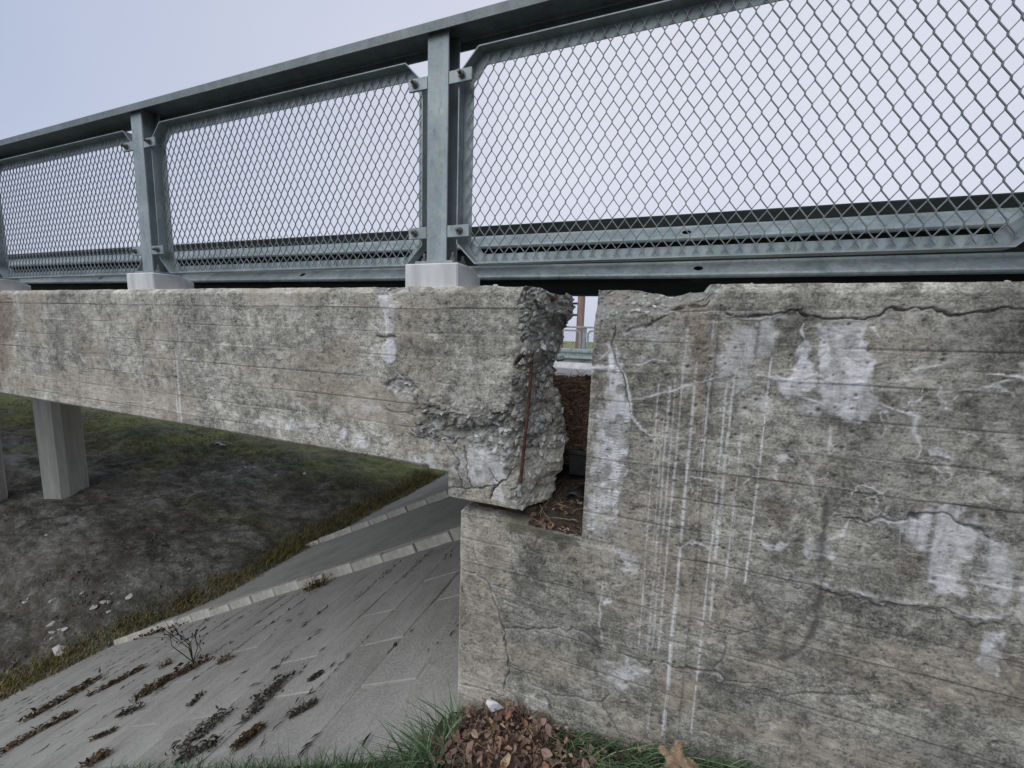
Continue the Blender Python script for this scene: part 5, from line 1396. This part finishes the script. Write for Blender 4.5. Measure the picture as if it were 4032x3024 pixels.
# ------------------------------------------------------------------ weeds and debris on the paved slope
def slope_pt(px, py):
    n = np.array([-.52, 0, 1.]); r = ray(px, py); P0 = np.array([-.77, 0, -1.9]); return r * ((n @ P0) / (n @ r))
def clump(px0, py0, px1, py1, wid, label, mat, n=110, s=(.012, .035), cat="debris", tall=0.0, name="debris_clump", group=None):
    wid *= rng.uniform(.6, 1.3); n = int(n * rng.uniform(1.6, 3.0)); s = (s[0] * .7, s[1] * .8)
    mx_, my_ = (px0 + px1) / 2, (py0 + py1) / 2; px0, px1, py0, py1 = mx_ + (px0 - mx_) * 1.25, mx_ + (px1 - mx_) * 1.25, min(3020, my_ + (py0 - my_) * 1.25), my_ + (py1 - my_) * 1.25
    a, b_ = slope_pt(px0, py0), slope_pt(px1, py1); c = (a + b_) / 2
    e = empty(name, tuple(c)); tag(e, label, cat, group)
    V_, F_, C_ = [], [], []
    for _ in range(n):
        t_ = rng.beta(2, 2); p = a + (b_ - a) * t_ + np.array([rng.normal(0, wid), rng.normal(0, wid * .5), 0]) * (1.2 - abs(t_ - .5))
        p[2] = slope_z(p[0]) + .012 + abs(rng.normal(0, wid * .5))
        s_ = rng.uniform(*s); d = rng.normal(0, 1, 3) * (1, 1.3, .5); d /= np.linalg.norm(d); u_ = np.cross(d, rng.normal(0, 1, 3)); u_ /= np.linalg.norm(u_)
        b0 = len(V_); cc = rng.random(); wv = rng.uniform(.15, .5)
        V_ += [tuple(p - d*s_), tuple(p - u_*s_*wv + (0, 0, s_*.2)), tuple(p + d*s_), tuple(p + u_*s_*wv)]; C_ += [(cc, 0, 0, 1)] * 4; F_.append((b0, b0+1, b0+2, b0+3))
    me_ = fast_mesh("litter", np.array(V_) - c, np.array(F_), {"ca": np.array(C_)}); link("litter", me_, mat, e)["kind"] = "stuff"
    if tall:
        pts = [tuple(a + (b_ - a) * rng.random() + np.array([rng.normal(0, wid * .6), rng.normal(0, wid * .4), 0]) - c) for _ in range(int(n * .8))]
        blades("dry_blades", [(q[0], q[1], slope_z(q[0] + c[0]) - c[2] - .01) for q in pts], tall, tall * .025, .9, M_dry if mat is not M_greyd else M_brown, e, segs=3)["kind"] = "stuff"
    return e
clump(975, 2825, 1130, 2668, .045, "largest grey-brown driftwood and leaf clump in the middle of the paved slope", M_greyd, 150, tall=.05)
clump(690, 2970, 895, 2815, .055, "long dark branch and leaf clump low on the slope, left of the reddish one", M_greyd, 170)
clump(700, 3010, 850, 2930, .045, "dark leaf clump at the bottom edge of the paved slope", M_greyd, 130)
clump(930, 2950, 1022, 2868, .035, "reddish brown leaf clump near the green verge grass", M_brown, 100, tall=.06)
clump(1150, 2825, 1235, 2775, .03, "olive weed clump on the slope right of the reddish leaf clump", M_greyd, 60, tall=.09)
clump(745, 2790, 792, 2735, .03, "small dark clump with a pale leaf above the long branch clump", M_greyd, 50)
clump(1220, 2685, 1265, 2655, .018, "thin dark twig clump highest on the slabs near the abutment", M_greyd, 30)
clump(120, 2833, 380, 2682, .09, "long row of brown dead grass in a slab joint near the toe, leftmost", M_brown, 150, (.02, .07), "weeds", .13, "dead_grass_row")
clump(371, 2735, 560, 2636, .07, "brown dead grass row in a slab joint below the grass belt", M_brown, 110, (.02, .06), "weeds", .11, "dead_grass_row")
clump(545, 2752, 669, 2676, .06, "short straw-brown grass row leading to the dry seed-head weed", M_brown, 90, (.02, .05), "weeds", .12, "dead_grass_row")
clump(0, 2978, 155, 2880, .05, "thin reddish brown line of dead leaves at the left edge of the slope", M_brown, 110, (.015, .05))
clump(170, 2875, 290, 2815, .05, "brown tuft continuing the red line of leaves up the slope", M_brown, 70, (.015, .05), "weeds", .10, "dead_grass_row")
clump(470, 2825, 555, 2790, .05, "dark leaf clump with a thin upright twig on the left slope", M_greyd, 60, (.015, .04))
clump(360, 2920, 455, 2880, .04, "dark leaf and stick clump with a round lump on the left slope", M_brown, 50, (.015, .04))
clump(345, 3015, 420, 2975, .04, "brown grass tuft at the bottom edge on the left", M_brown, 50, (.015, .04), "weeds", .10, "weed_tuft")
clump(860, 2615, 900, 2600, .05, "round olive weed tuft standing alone right of the dry seed-head weed", M_brown, 30, (.01, .03), "weeds", .16, "weed_tuft")
clump(640, 2630, 670, 2615, .05, "olive weed tuft left of the dry seed-head weed", M_brown, 30, (.01, .03), "weeds", .15, "weed_tuft")
clump(1215, 2325, 1265, 2310, .08, "brown and green weed tuft growing on the pale kerb", M_brown, 60, (.02, .05), "weeds", .28, "weed_tuft")
clump(560, 2510, 770, 2440, .07, "orange-brown fallen leaves drifted along the lower end of the pale kerb", M_brown, 190, (.03, .07))
e = clump(690, 2670, 810, 2610, .07, "tall dry seed-head weed with dark stalks rising from a leaf drift", M_brown, 120, (.02, .05), "weeds", 0, "dry_weed")
m_ = MB(); c0 = slope_pt(760, 2606) - np.array(e.location)
for _ in range(7):
    tip = c0 + np.array([rng.normal(0, .15), rng.normal(0, .10), rng.uniform(.3, .52)]); mid = (c0 + tip) / 2 + rng.normal(0, .06, 3)
    m_.tube([c0, mid, tip], [.006, .004, .003], 5)
    for _ in range(5):
        t2 = tip + rng.normal(0, .07, 3); m_.tube([mid * .35 + tip * .65, t2], [.0025, .002], 4); m_.cyl(t2 - (0, 0, .010), t2 + (0, 0, .010), .009, .005, 6)
m_.build("stalks", M_soil, e)
# scattered small litter in joints of the slope (uncountable)
V_, F_, C_ = [], [], []
for _ in range(1500):
    x = -rng.uniform(1.0, 10.5); y = rng.uniform(1.4, 4.2); k_ = round((-.80 - .05 - x) / (SL * math.cos(TH))); x = -.80 - .05 * math.cos(TH) - k_ * SL * math.cos(TH) + rng.normal(0, .035)
    if vn(np.array([x * 1.3]), np.array([y * 2.2]), 7)[0] < .55: continue
    p = np.array([x, y, slope_z(x) + .012]); s_ = rng.uniform(.006, .03); d = np.array([rng.normal(0, .4), 1, 0]); d /= np.linalg.norm(d); u_ = np.array([d[1], -d[0], .3]); b0 = len(V_); cc = rng.random() * .7
    V_ += [tuple(p - d*s_*1.6), tuple(p - u_*s_*.3 + (0, 0, .006)), tuple(p + d*s_*1.6), tuple(p + u_*s_*.3 + (0, 0, .004))]; C_ += [(cc, 0, 0, 1)] * 4; F_.append((b0, b0+1, b0+2, b0+3))
o = link("slope_litter", fast_mesh("slope_litter", np.array(V_), np.array(F_), {"ca": np.array(C_)}), M_greyd); tag(o, "fine dark litter caught in the joints of the paved slope", "litter", kind="stuff")

# pale stones on the dark flat
def flat_pt(px, py):
    r = ray(px, py); best = None
    for k in np.linspace(3, 40, 600):
        p = r * (k / np.linalg.norm(r))
        if p[2] < tz(p[0], p[1]): return p
    return p
SPECIAL = {245: "largest pale stone on the dark soil, close to the grass belt", 512: "rounded grey boulder alone on the dark soil above the grass belt", 745: "single white pebble on the dark soil near the middle of the grass belt", 118: "flat pale stone on the dark soil nearest the pier"}
ORD = ['leftmost', 'second from the left', 'third from the left', 'fourth from the left', 'fifth from the left', 'sixth from the left', 'seventh from the left', 'eighth from the left', 'ninth from the left', 'ninth from the right', 'eighth from the right', 'seventh from the right', 'sixth from the right', 'fifth from the right', 'fourth from the right', 'third from the right', 'second from the right', 'rightmost']
STN = sorted([98, 110, 168, 190, 205, 212.1, 212.2, 215, 240, 255, 325, 368, 412, 430, 435, 448, 740])
for (px, py, s_) in ((245, 2560, .17), (215, 2487, .09), (255, 2478, .08), (512, 2350, .12), (212, 2363, .08), (412, 2370, .08), (430, 2372, .07), (368, 2393, .09), (205, 2458, .09), (110, 2358, .06), (98, 2372, .06), (435, 2408, .06),
                    (325, 2335, .05), (118, 2112, .06), (190, 2108, .07), (448, 2335, .06), (240, 2478, .05), (745, 2243, .05), (740, 2202, .04), (212, 2510, .06), (168, 2508, .05)):
    q = flat_pt(px, py); me_ = smeshes[px % 8].copy(); me_.materials.clear(); me_.materials.append(M_stone)
    o = link("pale_stone", me_, None, None, (q[0], q[1], q[2] + s_ * .15)); o.scale = (s_ * 1.3, s_, s_ * .8); o.rotation_euler = (.1, .2, px)
    tag(o, SPECIAL.get(px, "small pale stone on dark soil, " + ORD[min(STN.index(min(STN, key=lambda q: abs(q - (px + (.1 if py == 2363 else .2 if py == 2510 else 0))))), 17)] + " of the small ones"), "stone", "pale stones on the dark soil")
for (px, py, s_) in ((965, 2098, .05),) :
    pass
for k, (px, py) in enumerate(((970, 1847), (985, 1852), (945, 1860), (1000, 1845), (960, 1845), (1085, 1878), (1200, 1870), (880, 1755), (860, 1748))):
    q = flat_pt(px, py); s_ = .13 if py < 1800 else .08
    me_ = smeshes[k % 8].copy(); me_.materials.clear(); me_.materials.append(M_stone)
    o = link("white_stone", me_, None, None, (q[0], q[1], q[2] + .05)); o.scale = (s_ * 1.5, s_, s_ * .6); o.rotation_euler = (.1, .3, k)
    tag(o, "white stone far under the bridge, " + ORD[sorted([970, 985, 945, 1000, 960, 1085, 1200, 880, 860]).index(px)] + " of that scatter", "stone", "white stones farther under the bridge")

# fine gravel and clods on the dark flat (uncountable)
OV = np.array([(1,0,0),(-1,0,0),(0,1,0),(0,-1,0),(0,0,.7),(0,0,-.7)], float)
OF = [(0,2,4,4),(2,1,4,4),(1,3,4,4),(3,0,4,4)]
V_, F_ = [], []
for k in range(5200):
    y = rng.uniform(2.2, 12.5); x = float(toe_x(y)) - .5 - abs(rng.normal(0, 6.5))
    if vn(np.array([x * .8]), np.array([y * 1.5]), 17)[0] < .42: continue
    s_ = min(.09, rng.lognormal(-3.55, .5)); z = tz(x, y) + .01; a = rng.uniform(0, 6.28); ca_, sa_ = math.cos(a), math.sin(a); b0 = len(V_)
    f_ = rng.uniform(.5, 1.2, 3)
    for q in OV:
        u_, v_, w_ = q * f_ * s_; V_.append((x + u_ * ca_ - v_ * sa_, y + u_ * sa_ + v_ * ca_, z + w_))
    F_ += [tuple(b0 + i for i in t_[:3]) for t_ in OF]
mb_ = MB(); mb_.v, mb_.f = V_, F_
o = mb_.build("gravel", simple("dark_gravel", (.05, .048, .042), (.20, .195, .18), .9, .95, 0, 0, stops=(.38, .66)), recalc=False)
tag(o, "fine gravel and clods on the dark soil under the bridge", "gravel", kind="stuff")
